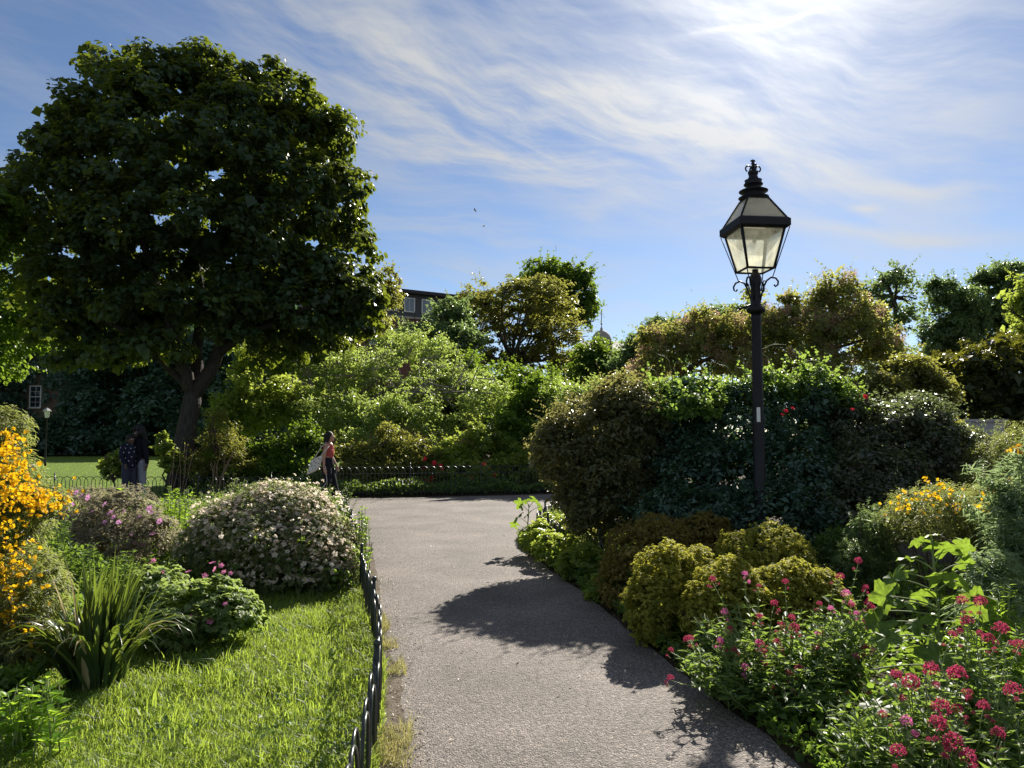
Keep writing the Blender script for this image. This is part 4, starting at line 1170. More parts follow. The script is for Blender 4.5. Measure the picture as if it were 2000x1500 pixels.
L_gold = leaf('golden_leaf', (0.09, 0.105, 0.02), (0.26, 0.25, 0.045), (0.44, 0.43, 0.06), .40, .6, .18)
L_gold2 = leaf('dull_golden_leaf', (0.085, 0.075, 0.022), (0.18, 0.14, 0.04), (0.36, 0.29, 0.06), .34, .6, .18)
L_under = leaf('shaded_leaf', (0.03, 0.055, 0.016), (0.07, 0.105, 0.028), (0.2, 0.3, 0.04), .35)
for lab, es, mt in (
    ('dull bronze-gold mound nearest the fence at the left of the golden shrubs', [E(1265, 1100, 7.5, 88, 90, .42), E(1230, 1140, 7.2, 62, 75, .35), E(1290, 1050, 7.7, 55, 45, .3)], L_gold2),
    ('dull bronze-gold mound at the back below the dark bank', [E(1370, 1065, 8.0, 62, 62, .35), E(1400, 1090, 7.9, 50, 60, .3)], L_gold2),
    ('bright golden mound in front, left of two, beside the path', [E(1300, 1150, 6.15, 65, 88, .30), E(1360, 1140, 6.3, 45, 75, .28), E(1270, 1180, 6.0, 50, 64, .26)], L_gold),
    ('tall bright golden mound directly below the lamp post', [E(1495, 1105, 6.9, 92, 80, .42), E(1450, 1100, 6.9, 55, 62, .3), E(1550, 1120, 6.8, 45, 62, .3)], L_gold),
    ('golden mound in the middle between the front mound and the valerian', [E(1420, 1180, 5.75, 68, 88, .30), E(1380, 1200, 5.65, 48, 66, .26), E(1460, 1190, 5.7, 50, 66, .26)], L_gold),
    ('golden mound at the right behind the red valerian', [E(1540, 1175, 5.8, 78, 78, .32), E(1600, 1170, 5.8, 48, 58, .26)], L_gold)):
    b = np.array(es[0][:3]) * np.array((1, 1, 0))
    t = thing('golden_shrub', lab, 'shrub', b, 'golden mounded shrubs by the path')
    low = [(c[0], c[1], c[2] * .5, c[3] * .85, c[4] * .85, c[2] * .55) for c in es]
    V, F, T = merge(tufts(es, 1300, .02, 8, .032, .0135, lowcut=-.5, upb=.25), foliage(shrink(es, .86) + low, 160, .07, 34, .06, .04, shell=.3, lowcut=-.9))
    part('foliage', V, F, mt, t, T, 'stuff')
    for k in range(9):
        mb = MB(); q = np.array(es[k % len(es)][:3]) + rng.normal(size=3) * np.array((.12, .1, .05))
        mb.tube(bez(b + rng.normal(size=3) * np.array((.04, .04, 0)), (b + q) / 2, q, 4, .01), [.012, .010, .009, .007, .005], 5); mb.part('stem', twig_brown, t)

# ---------------------------------------------------------------- low planting under them
def cover(name, label, reg, n, zfun, L, Wd, mat, up=.7):
    gx, gy = reg(n)
    gz = zfun(gx, gy) * rng.random(len(gx)) ** .6 + .01
    V, F, T = leaf_mesh(np.stack([gx, gy, gz], 1), unit(np.array([[0, 0, up]]) + rnd_dir(len(gx)) * .7), rnd_dir(len(gx)) + np.array([[0, 0, .2]]), L * (.6 + .8 * rng.random(len(gx))), Wd * (.6 + .8 * rng.random(len(gx))))
    o = structure(name, V, F, mat, False, T, 'stuff')
    o['label'] = label
    return o
RP = sorted([(q[1], q[0]) for q in RIGHT[4:]])
def right_reg(n):
    gy = 2.6 + 9.4 * rng.random(n)
    gx = np.interp(gy, [q[0] for q in RP], [q[1] for q in RP]) + .02 + (rng.random(n) ** 1.3) * np.interp(gy, [2, 5, 8, 12], [3.5, 3.6, 4.0, 1.0])
    return gx, gy
L_mixed = leaf('bed_leaf', (0.03, 0.062, 0.014), (0.075, 0.125, 0.026), (0.27, 0.4, 0.04), .42)
cover('ground_cover', 'mixed low leafy planting filling the right hand bed', right_reg, 30000, lambda x, y: .10 + .30 * vnoise(x, y, .5, 51) * np.clip((x - np.interp(y, [q[0] for q in RP], [q[1] for q in RP])) * 2.2, .1, 1), .055, .034, L_mixed)
def left_reg(n):
    gy = 4.6 + 12.2 * rng.random(n) ** 1.2
    gx = fence_x(gy) - .08 - np.where(gy < 7.6, 1.5 + .1 * gy, 0) - rng.random(n) * (gy * .5)
    return gx, gy
cover('ground_cover', 'mixed low leafy planting filling the left hand bed', left_reg, 34000, lambda x, y: .12 + .42 * vnoise(x, y, .7, 61), .07, .04, L_mixed)

def bush(name, label, es, fs, mat, group=None, stems=8, sm=twig_brown, cat='shrub', sr=.010):
    b = np.array(es[0][:3]) * np.array((1, 1, 0))
    t = thing(name, label, cat, b, group)
    V, F, T = merge(*fs)
    part('foliage', V, F, mat, t, T, 'stuff')
    for k in range(stems):
        q = np.array(es[k % len(es)][:3]) + rng.normal(size=3) * np.array(es[k % len(es)][3:]) * .4
        mb = MB(); mb.tube(bez(b + rng.normal(size=3) * np.array((.05, .05, 0)), (b + q) / 2 + rng.normal(size=3) * .04, q, 4, .01), list(np.linspace(sr, sr * .4, 5)), 5); mb.part('stem', sm, t)
    return t
def scatter(t, name, me, es, n, shell=.06, lowcut=-.2, sc=(.8, 1.2), face=.5, front=0.0, kind_rest=None):
    C, D = ell_centres(es, n * 3, shell, lowcut)
    # keep those on the outside, favouring the side one can see
    w = D[:, 1] * -front + rng.random(len(D))
    i = np.argsort(-w)[:n]
    for c, d in zip(C[i], D[i]):
        if c[2] < .04:
            continue
        dd = unit(d + np.array((0, 0, face)) + rng.normal(size=3) * .35)
        place(name, me, t, c + d * .015, orient(dd, random.uniform(0, 6.3)), random.uniform(*sc))

# ---------------------------------------------------------------- white flowered mound
L_cist = leaf('greygreen_leaf', (0.05, 0.075, 0.032), (0.12, 0.145, 0.06), (0.32, 0.36, 0.12), .44, .5, .3)
m_wpet = leaf('white_petal', (.68, .6, .52), (.82, .78, .7), (.72, .65, .53), .48, .6, .2, g=1.0)
m_yel = solid('yellow_centre', (.6, .42, .03), .7)
es = [E(530, 1055, 8.4, 155, 105, .85), E(450, 1070, 8.5, 100, 85, .6), E(610, 1075, 8.2, 85, 85, .55), E(540, 1000, 8.5, 100, 55, .6), E(560, 1120, 8.0, 120, 60, .5), E(650, 1110, 8.0, 50, 55, .35)]
wm_ = bush('flowering_shrub', 'grey green mound covered in small white flowers beside the fence', es,
          [tufts(es, 3000, .035, 9, .043, .0145, shell=.1, lowcut=-.6), foliage(shrink(es, .88), 300, .12, 36, .08, .045, shell=.35, lowcut=-.9)], L_cist, stems=14)
wf = petal_flower(m_wpet, 5, .022, .021, .25, 1, m_yel)
scatter(wm_, 'flower', wf, es, 300, .03, -.1, (1.0, 1.6), .6, .4)
V, F, T = foliage(es, 3400, .02, 5, .031, .024, shell=.04, lowcut=.0, up=.8, shoots=0)
part('flower_mass', V, F, leaf('pinkish_white_petal', (.55, .44, .36), (.82, .77, .67), (.72, .63, .5), .5, g=1.0), wm_, T, 'stuff')

# ---------------------------------------------------------------- grey shrub with mauve flowers
es = [E(230, 1025, 8.9, 90, 72, .6), E(165, 1010, 9.2, 60, 60, .5), E(290, 1050, 8.6, 52, 55, .4), E(215, 1075, 8.5, 80, 50, .45)]
gs = bush('flowering_shrub', 'greyish twiggy shrub dotted with mauve pink flowers', es,
          [tufts(es, 1700, .04, 9, .042, .011, shell=.25, lowcut=-.6), foliage(shrink(es, .8), 120, .12, 30, .07, .04)],
          leaf('grey_leaf', (0.08, 0.082, 0.055), (0.19, 0.17, 0.12), (0.34, 0.31, 0.18), .42, .6, .2, odd=(.17, .11, .09)), stems=26, sm=twig_brown)
m_mauve = leaf('mauve_petal', (.42, .16, .36), (.55, .28, .5), (.6, .28, .52), .4, g=1.0)
mf = petal_flower(m_mauve, 5, .03, .028, .3, 1, m_yel)
for q in ((150, 962), (160, 968), (172, 972), (140, 985), (205, 985), (243, 1000), (293, 1000), (272, 1010), (292, 993), (216, 1002), (258, 1042), (264, 1060), (280, 1066), (298, 1043), (205, 1020), (232, 1020), (275, 1062), (312, 1018), (180, 1000), (222, 1010)):
    place('flower', mf, gs, P(q[0], q[1], 8.35), orient(unit(np.array((0, -.8, .6)) + rng.normal(size=3) * .4)), random.uniform(.9, 1.3))

# ---------------------------------------------------------------- bright leafy perennials behind
def stemmy(name, label, es, nst, mat, L, Wd, per=16, height=None, cat='plant', sm=m_stem2, whorl=True):
    """upright stems, leaves spiralling up each one"""
    b = np.array(es[0][:3]) * np.array((1, 1, 0))
    t = thing(name, label, cat, b)
    C, D = ell_centres(es, nst, .5, 0.0)
    Vs = []
    mb = MB()
    for c in C:
        g = np.array((c[0] + random.gauss(0, .04), c[1] + random.gauss(0, .04), 0)) * .6 + np.array((b[0], b[1], 0)) * .4
        pts = bez(g, (g + c) / 2 + rng.normal(size=3) * .03, c, 6, .006)
        mb.tube(pts, list(np.linspace(.006, .0025, 7)), 5)
        f = .15 + .85 * rng.random(per) ** .7
        pc = np.array([pts[min(6, int(u * 6))] + (pts[min(6, int(u * 6) + 1)] - pts[min(6, int(u * 6))]) * (u * 6 - int(u * 6)) for u in f])
        a = rng.random(per) * 6.28
        T = np.stack([np.cos(a), np.sin(a), .15 + .7 * f * rng.random(per)], 1)
        T = unit(T)
        N = unit(np.array([[0, 0, 1.0]]) - T * T[:, 2:3] + rnd_dir(per) * .25)
        s = (1.15 - .5 * f) * (.7 + .5 * rng.random(per))
        Vs.append(leaf_mesh(pc + T * (L * s * .5)[:, None], N, T, L * s, Wd * s, .15, .15))
    V, F, T = merge(*Vs)
    part('foliage', V, F, mat, t, T, 'stuff')
    mb.part('stem', sm, t, kind='stuff')
    return t
L_fresh = leaf('fresh_leaf', (0.05, 0.11, 0.014), (0.11, 0.18, 0.025), (0.40, 0.58, 0.04), .48, .4, .35)
stemmy('leafy_perennial', 'tall bright green leafy perennial left of the white flowered mound', [E(352, 985, 9.6, 42, 50, .3), E(330, 1040, 9.2, 50, 50, .3), E(390, 1030, 9.3, 40, 50, .3)], 70, L_fresh, .10, .03, 26)
stemmy('leafy_perennial', 'broad leaved bright plant in front of the standing couple', [E(255, 958, 10.2, 40, 22, .3), E(225, 968, 10.2, 36, 20, .3), E(285, 985, 10, 30, 25, .25)], 26, L_fresh, .13, .12, 10)
stemmy('leafy_perennial', 'loose grey green plants behind the white flowered mound', [E(430, 965, 11, 60, 28, .4), E(490, 955, 11.4, 50, 26, .4), E(400, 1000, 10.4, 36, 40, .3)], 60, L_sage, .07, .02, 22)
stemmy('leafy_perennial', 'low leafy plant beyond the mound at the left edge of the crossing path', [E(600, 960, 11.5, 70, 22, .4), E(680, 975, 10.6, 26, 24, .3)], 44, L_mixed, .07, .03, 20)
stemmy('leafy_perennial', 'sprawling plant with round leaves spilling over the fence onto the path', [E(705, 1020, 8.4, 22, 42, .2), E(722, 1065, 8.0, 16, 24, .15), E(690, 1075, 8.0, 22, 36, .2)], 30, L_fresh, .065, .055, 12)
stemmy('leafy_perennial', 'green leafy clump between the gorse and the mauve flowered shrub', [E(95, 1040, 7.6, 55, 45, .35), E(60, 1080, 7.2, 50, 50, .3), E(150, 1090, 7.4, 60, 45, .35), E(240, 1105, 7.2, 50, 35, .3)], 90, L_mixed, .085, .028, 22)
stemmy('leafy_perennial', 'bright broad leaved plant in the bottom left corner', [E(60, 1370, 3.95, 60, 50, .16), E(0, 1390, 3.9, 60, 60, .2), E(110, 1420, 3.8, 50, 40, .14)], 34, L_fresh, .085, .05, 9)

# ---------------------------------------------------------------- geranium clump
L_ger = leaf('geranium_leaf', (0.055, 0.09, 0.03), (0.14, 0.18, 0.07), (0.34, 0.44, 0.10), .44, .5, .3)
es = [E(390, 1195, 6.1, 100, 62, .4), E(310, 1165, 6.4, 62, 60, .35), E(460, 1200, 6.0, 50, 48, .3), E(350, 1230, 5.9, 80, 40, .3)]
gt = bush('geranium', 'low geranium clump with pale leaves and pink flowers beside the strap leaved plant', es,
          [foliage(es, 420, .055, 16, .048, .044, shell=.12, lowcut=-.5, up=.9, squash=.5), foliage(shrink(es, .8), 90, .08, 24, .07, .05, lowcut=-.9)], L_ger, stems=10, sm=m_stem2, sr=.005, cat='flowering plant')
m_pink = leaf('pink_petal', (.5, .09, .22), (.65, .2, .36), (.75, .25, .4), .4)
pf = petal_flower(m_pink, 5, .02, .017, .35, 1)
for q in ((432, 1105), (420, 1112), (437, 1118), (450, 1120), (415, 1100), (368, 1117), (295, 1100), (300, 1095), (340, 1228), (336, 1222), (345, 1234), (358, 1243), (440, 1180), (380, 1140), (318, 1120), (400, 1125), (372, 1205), (410, 1215), (445, 1140), (345, 1215)):
    place('flower', pf, gt, P(q[0], q[1], 5.75 if q[1] > 1150 else 6.3), orient(unit(np.array((0, -.6, .7)) + rng.normal(size=3) * .4)), random.uniform(.9, 1.5))

# ---------------------------------------------------------------- strap leaved plant
L_strap = leaf('strap_leaf', (0.018, 0.035, 0.019), (0.036, 0.06, 0.026), (0.26, 0.35, 0.03), .3, .3, .5)
L_strap2 = leaf('dry_strap_leaf', (0.22, 0.17, 0.09), (0.36, 0.3, 0.18), (0.45, 0.36, 0.18), .35, .5, .3)
b = P(188, 1330, 5.0); b[2] = 0
ph = thing('strap_leaved_plant', 'clump of long sword shaped leaves, outer ones bent over to the lawn', 'plant', b)
def strap(base, a, L, lean, bend, wd, mat):
    d = np.array((math.cos(a), math.sin(a), 0)); s = np.array((-math.sin(a), math.cos(a), 0))
    n = 9; th = lean; p = np.array(base, float)
    V = []; F = []
    tw = random.gauss(0, .25)
    for i in range(n + 1):
        t = i / n
        w = wd * (.75 + .9 * t - 1.65 * t * t if t > .3 else .75 + .27 * t / .3 * .7) * (1 - t ** 6) + .0006
        nn = np.array((-math.cos(th), 0, math.sin(th)))
        nrm = -d * math.cos(th) + np.array((0, 0, math.sin(th)))
        ss = s * math.cos(tw * t) + nrm * math.sin(tw * t)
        V += [p - ss * w / 2 + nrm * w * .22, p, p + ss * w / 2 + nrm * w * .22]
        p = p + (d * math.sin(th) + np.array((0, 0, math.cos(th)))) * L / n
        th += bend * (0.35 if t < .45 else 1.55) / n + random.gauss(0, .02)
        if p[2] < .015:
            p[2] = .015
    for i in range(n):
        for j in range(2):
            F.append((i * 3 + j, i * 3 + j + 1, i * 3 + j + 4, i * 3 + j + 3))
    part('leaf', V, F, mat, ph, np.full(len(V), random.random()))
for k in range(210):
    a = random.uniform(0, 2 * math.pi); u = random.random()
    outer = k > 105
    L = random.uniform(.6, .86)
    if outer:
        strap(b + np.array((math.cos(a) * .17, math.sin(a) * .15, 0)) * random.uniform(.4, 1), a + random.gauss(0, .4), L * .9, random.uniform(.1, .4), random.uniform(2.0, 3.4), random.uniform(.036, .052), L_strap2 if random.random() < .1 else L_strap)
    else:
        strap(b + np.array((math.cos(a) * .16, math.sin(a) * .12, 0)) * random.uniform(.1, 1), a if random.random() < .5 else random.gauss(.3, .6), L, random.uniform(.02, .30), random.uniform(.0, .45), random.uniform(.034, .048), L_strap2 if random.random() < .05 else L_strap)

# ---------------------------------------------------------------- gorse
L_gorse = leaf('gorse_spine', (0.045, 0.062, 0.024), (0.11, 0.12, 0.042), (0.34, 0.38, 0.09), .45, .45, .4, odd=(.2, .13, .07))
m_gor = leaf('gorse_petal', (.74, .38, .008), (.84, .52, .012), (.86, .48, .015), .42, .6, .15, g=1.0)
def gorse_flower():
    V, F, T = [], [], []
    n = 0
    for (d, wd, L) in (((0, .35, .94), .028, .030), ((.55, .75, .35), .016, .024), ((-.55, .75, .35), .016, .024), ((0, .95, .1), .014, .022)):
        d = unit(np.array(d)); b = unit(np.cross(d, np.array((0, 1, 0.01)))) if abs(d[1]) < .9 else np.array((1.0, 0, 0))
        V += [d * .002, d * L * .6 + b * wd / 2, d * L * .95 + b * wd * .2, d * L * .95 - b * wd * .2, d * L * .6 - b * wd / 2]
        F.append((n, n + 1, n + 2, n + 3, n + 4)); T += [random.random()] * 5; n += 5
    return mesh(np.array(V), F, m_gor, T, True)
gf = gorse_flower()
def gorse(label, es, ncl, nind, spots, depth, nst=12, front=.6, mass=0, Ls=.035):
    t = bush('gorse_bush', label, es, [tufts(es, ncl, .05, 16, Ls, .008, shell=.35, spread=.9, lowcut=-.6), foliage(shrink(es, .8), ncl // 10, .12, 26, .06, .02, shell=.4, lowcut=-.9)], L_gorse, stems=nst, cat='shrub')
    k = 0
    for (px, py, sx, sy, m) in spots:
        for j in range(m):
            q = P(random.gauss(px, sx), random.gauss(py, sy), depth + random.uniform(-.12, .2))
            place('flower', gf, t, q, orient(unit(np.array((0, -.5, .6)) + rng.normal(size=3) * .7), random.uniform(0, 6.3)), random.uniform(.8, 1.3))
            k += 1
            if k >= 300:
                break
    if mass:
        ms = []
        for (px, py, sx, sy, m) in spots:
            nn = int(m * mass)
            c = np.array([P(random.gauss(px, sx), random.gauss(py, sy), depth + random.uniform(-.1, .35)) for _ in range(nn)])
            for r_ in range(3):
                ms.append(leaf_mesh(c + rng.normal(size=c.shape) * .008, rnd_dir(nn), rnd_dir(nn), .026, .02, .2, .1))
        V, F, T = merge(*ms)
        part('flower_mass', V, F, m_gor, t, T, 'stuff')
    return t
gorse('gorse bush thick with yellow flowers at the left margin', [E(5, 1010, 5.3, 75, 130, .35), E(-70, 960, 5.3, 100, 140, .4), E(40, 1180, 5.1, 75, 120, .35), E(-10, 1260, 5.0, 90, 90, .35), E(10, 850, 5.4, 36, 46, .2), E(70, 985, 5.3, 55, 35, .2), E(60, 1280, 4.95, 46, 60, .2)],
      2100, 300, ((20, 855, 14, 9, 12), (10, 885, 22, 10, 24), (18, 925, 26, 14, 42), (35, 960, 40, 10, 40), (90, 985, 28, 12, 34), (20, 985, 30, 14, 22), (20, 1040, 20, 20, 10), (25, 1075, 30, 12, 16), (20, 1115, 22, 12, 30), (12, 1160, 16, 16, 26), (20, 1205, 18, 14, 26), (60, 1150, 20, 30, 8), (60, 1260, 15, 25, 8)), 4.85, mass=1.1, Ls=.05)
gorse('gorse bush with scattered yellow flowers on the right, behind the mallow', [E(1830, 1010, 6.9, 90, 62, .45), E(1930, 1000, 7.0, 90, 55, .45), E(1780, 1030, 6.7, 60, 45, .35), E(1960, 1050, 6.6, 80, 60, .4)],
      1350, 120, ((1830, 945, 14, 6, 10), (1800, 968, 34, 9, 16), (1840, 980, 55, 14, 20), (1890, 990, 34, 12, 10), (1760, 990, 22, 8, 12), (1950, 985, 40, 14, 18)), 6.5, mass=0.25, Ls=.035)
gorse('grey green spiny bush at the right margin above the yellow gorse', [E(1960, 915, 8.2, 60, 60, .5), E(2020, 890, 8.2, 70, 75, .5), E(1920, 960, 8.0, 46, 44, .4)],
      1050, 30, ((1985, 880, 10, 5, 6), (1972, 938, 10, 6, 8), (1990, 955, 20, 8, 6)), 7.6, Ls=.03)

# ---------------------------------------------------------------- rosemary, silver plant
es = [E(1700, 1065, 6.9, 42, 80, .26), E(1720, 1100, 6.8, 42, 60, .26), E(1670, 1105, 6.7, 40, 50, .24)]
bush('rosemary', 'upright dark rosemary bush right of the golden mounds', es, [tufts(es, 900, .035, 18, .030, .0045, shell=.5, upb=1.6, spread=.6, lowcut=-.7), foliage(shrink(es, .75), 60, .1, 26, .07, .02, lowcut=-.9)], L_blue, stems=16)
es = [E(1640, 1075, 7.4, 50, 45, .3), E(1610, 1050, 8.2, 60, 40, .3), E(1560, 1060, 8.3, 60, 34, .3)]
bush('low_shrub', 'low dark green shrub tucked below the dark bank, left of the rosemary', es, [tufts(es, 700, .035, 10, .035, .010, shell=.3, lowcut=-.7), foliage(shrink(es, .8), 60, .1, 26, .07, .03, lowcut=-.9)], L_under, stems=8)
L_silver = leaf('silver_leaf', (0.07, 0.11, 0.055), (0.15, 0.19, 0.105), (0.3, 0.4, 0.16), .42, .5, .3)
es = [E(1965, 980, 5.2, 50, 90, .25), E(1990, 1080, 5.0, 60, 90, .3), E(1930, 1120, 4.8, 50, 60, .22), E(2030, 1000, 5.2, 50, 130, .3), E(1945, 1180, 4.7, 60, 60, .25)]
bush('silver_plant', 'tall silvery plant with ferny leaves at the right margin', es,
     [tufts(es, 620, .06, 16, .07, .011, shell=.85, upb=.7, spread=.9, lowcut=-.9, jag=1.6)], L_silver, stems=34, sm=m_stem2, cat='plant', sr=.006)
stemmy('leafy_perennial', 'dense green leafy plant at the right margin below the silvery plant', [E(1960, 1210, 4.4, 70, 70, .25), E(2010, 1290, 4.0, 70, 90, .25), E(1900, 1260, 4.3, 60, 60, .2)], 80, L_fresh, .075, .016, 30)
mo = gpt(1985, 1180)
# orange pot marigold heads among it
om = leaf('orange_petal', (.7, .22, .01), (.85, .36, .02), (.9, .4, .03), .4)
of = petal_flower(om, 12, .022, .008, .2, 2, m_yel)
mg = thing('marigold', 'few orange flower heads on thin stems at the right margin', 'flower', tuple(P(1980, 1150, 5.3) * np.array((1, 1, 0))))
for q in ((1985, 878), (1992, 884), (1972, 938), (1990, 872), (1990, 948), (1937, 955)):
    c = P(q[0], q[1], 5.3)
    place('flower_head', of, mg, c, orient(unit(np.array((0, -.5, .8)) + rng.normal(size=3) * .3)), random.uniform(.9, 1.3))
    mb = MB(); mb.tube(bez(np.array((c[0] + .05, c[1], 0)), c + np.array((.03, 0, -.5)), c, 5), [.004] * 6, 5); mb.part('stem', m_stem2, mg)

# ---------------------------------------------------------------- mallow with big lobed leaves
def veins(m):
    """ribs fanning from the leaf's base and blotches between them, in the leaf's own coordinates"""
    t = m.node_tree; N = t.nodes.new; Lk = t.links.new
    co = N('ShaderNodeTexCoord'); sp_ = N('ShaderNodeSeparateXYZ'); Lk(co.outputs['Object'], sp_.inputs[0])
    at = N('ShaderNodeMath'); at.operation = 'ARCTAN2'; Lk(sp_.outputs[1], at.inputs[0]); Lk(sp_.outputs[0], at.inputs[1])
    s1 = N('ShaderNodeMath'); s1.operation = 'MULTIPLY'; s1.inputs[1].default_value = 2.5; Lk(at.outputs[0], s1.inputs[0])
    s2 = N('ShaderNodeMath'); s2.operation = 'SINE'; Lk(s1.outputs[0], s2.inputs[0])
    s3 = N('ShaderNodeMath'); s3.operation = 'ABSOLUTE'; Lk(s2.outputs[0], s3.inputs[0])
    mr = N('ShaderNodeMapRange'); mr.inputs[1].default_value = .02; mr.inputs[2].default_value = .16; mr.inputs[3].default_value = .62; mr.inputs[4].default_value = 1.0; Lk(s3.outputs[0], mr.inputs[0])
    no = N('ShaderNodeTexNoise'); no.inputs['Scale'].default_value = 7.0; no.inputs['Detail'].default_value = 5.0; Lk(co.outputs['Object'], no.inputs['Vector'])
    nr = N('ShaderNodeMapRange'); nr.inputs[1].default_value = .3; nr.inputs[2].default_value = .7; nr.inputs[3].default_value = .68; nr.inputs[4].default_value = 1.25; Lk(no.outputs[0], nr.inputs[0])
    mm = N('ShaderNodeMath'); mm.operation = 'MULTIPLY'; Lk(mr.outputs[0], mm.inputs[0]); Lk(nr.outputs[0], mm.inputs[1])
    for n in list(t.nodes):
        if n.type in ('BSDF_TRANSLUCENT', 'BSDF_PRINCIPLED'):
            i = n.inputs[0]; src = i.links[0].from_socket
            v = N('ShaderNodeVectorMath'); v.operation = 'SCALE'; Lk(src, v.inputs[0]); Lk(mm.outputs[0], v.inputs['Scale']); Lk(v.outputs[0], i)
L_mal = leaf('mallow_leaf', (0.04, 0.075, 0.02), (0.085, 0.13, 0.034), (0.26, 0.38, 0.03), .42, .5, .3)
veins(L_mal)
L_shade = leaf('hollyhock_leaf', (0.045, 0.08, 0.04), (0.07, 0.11, 0.055), (0.2, 0.32, 0.08), .35, .5, .3)
def lobed(mat, lobes=5, seed=0):
    r_ = np.random.default_rng(seed)
    n = 44
    V = [(0, 0, 0)]; rings = 3
    ph_ = r_.random() * .3
    for g in range(1, rings + 1):
        for k in range(n):
            th = -math.pi + 2 * math.pi * k / n
            lob = .82 + .18 * math.cos(lobes * th)
            rad = lob * (1 - .06 * math.cos(lobes * 4 * th)) * (1 - .75 * math.exp(-((abs(th) - math.pi) / .22) ** 2))
            f = g / rings
            rr_ = rad * f
            z = .10 * rr_ + .16 * (f ** 2) * math.cos(lobes * th) * -.5 + .05 * math.sin(9 * th + seed) * f * f - .22 * rr_ * rr_ * (.4 + .6 * math.cos(th) ** 2)
            V.append((rr_ * math.cos(th) * 1.0, rr_ * math.sin(th) * 1.02, z))
    F = [(0, 1 + k, 1 + (k + 1) % n) for k in range(n)]
    for g in range(rings - 1):
        for k in range(n):
            F.append((1 + g * n + k, 1 + (g + 1) * n + k, 1 + (g + 1) * n + (k + 1) % n, 1 + g * n + (k + 1) % n))
    return mesh(np.array(V) * .5, F, mat, np.full(len(V), r_.random()))
mal_m = [lobed(L_mal, 5, s) for s in range(4)]
hol_m = [lobed(L_shade, 5, s + 10) for s in range(3)]
def big_leaf_plant(label, base, top, spec, meshes, name='mallow', sm=m_stem2, sr=.012):
    """spec: (px, py, depth, size) of each blade; a petiole joins it to the stem"""
    t = thing(name, label, 'plant', (base[0], base[1], 0))
    mb = MB(); st = bez(base, (np.array(base) + top) / 2 + rng.normal(size=3) * .015, top, 8, .006)
    mb.tube(st, list(np.linspace(sr, sr * .45, 9)), 8); mb.part('stem', sm, t)
    for q in spec:
        c = P(*q[:3]); s = q[3] * random.uniform(.9, 1.15)
        h = np.clip((c[2] - s * .5 - base[2]) / max(.05, (top[2] - base[2])), .05, 1) * 8
        i = min(7, int(h)); a = st[i] + (st[i + 1] - st[i]) * (h - i)
        d = c - a; d[2] *= .3
        dd = d / (np.linalg.norm(d) + 1e-6)
        tiltv = unit(np.array((0, 0, .3)) + SUNV[0] * random.uniform(.2, 1.0) + dd * random.uniform(.1, .7) + rng.normal(size=3) * .32)
        # leaf axis (+X of the mesh) points away from the stem
        X = unit(dd - tiltv * dd.dot(tiltv)); Y = np.cross(tiltv, X)
        rot = Matrix(((X[0], Y[0], tiltv[0]), (X[1], Y[1], tiltv[1]), (X[2], Y[2], tiltv[2]))).to_euler()
        o = place('leaf', random.choice(meshes), t, c, rot, s)
        mb = MB(); mb.tube(bez(a, (a + c) / 2 + np.array((0, 0, .03)), c, 5), list(np.linspace(.0045, .003, 6)), 6); mb.part('petiole', sm, t)
    return t
mb_ = gpt(1835, 1470) * np.array((1, 1, 0)); mb_[1] = 4.3; mb_[0] = 2.36
big_leaf_plant('tall mallow with large lobed sunlit leaves among the red valerian', mb_, P(1818, 1045, 4.35),
    [(1845, 1072, 4.3, .20), (1795, 1058, 4.4, .13), (1775, 1090, 4.3, .15), (1880, 1100, 4.35, .15), (1820, 1045, 4.35, .09), (1872, 1135, 4.2, .16), (1745, 1130, 4.15, .20), (1760, 1175, 4.1, .18), (1840, 1130, 4.1, .16), (1800, 1165, 4.3, .16), (1905, 1180, 4.3, .18),
     (1940, 1200, 4.4, .18), (1715, 1215, 4.0, .17), (1730, 1245, 3.95, .19), (1795, 1215, 4.2, .2), (1850, 1215, 4.3, .2), (1780, 1265, 4.1, .15), (1870, 1260, 4.1, .24), (1835, 1290, 4.0, .24), (1900, 1310, 4.2, .2), (1690, 1310, 4.0, .12), (1760, 1330, 4.0, .18), (1830, 1350, 3.9, .22), (1720, 1380, 3.8, .18), (1700, 1430, 3.7, .2), (1810, 1400, 3.9, .2), (1880, 1068, 4.35, .13), (1905, 1110, 4.3, .15), (1765, 1120, 4.2, .15), (1730, 1165, 4.1, .17), (1858, 1165, 4.15, .15), (1700, 1195, 4.05, .14), (1925, 1165, 4.3, .15)], mal_m)
mb2 = P(1250, 1045, 9.4); mb2[2] = 0
big_leaf_plant('hollyhock with large dull leaves in the shade of the dark bank', mb2, P(1250, 900, 9.5),
    [(1215, 930, 9.3, .30), (1250, 905, 9.4, .30), (1285, 915, 9.4, .28), (1205, 965, 9.2, .30), (1245, 950, 9.2, .32), (1295, 960, 9.2, .32), (1225, 1000, 9.1, .28), (1270, 995, 9.1, .3), (1310, 985, 9.2, .26), (1190, 990, 9.2, .24)], hol_m, 'hollyhock', m_stem)
mb3 = P(1033, 1060, 10.7); mb3[2] = 0
big_leaf_plant('young mallow with sunlit drooping leaves at the bend of the path', mb3, P(1033, 985, 10.7),
    [(1015, 985, 10.7, .20), (1045, 978, 10.7, .22), (1012, 1010, 10.6, .18), (1005, 1025, 10.6, .17), (1030, 1005, 10.6, .16), (1055, 990, 10.8, .15), (1028, 978, 10.8, .16)], mal_m)
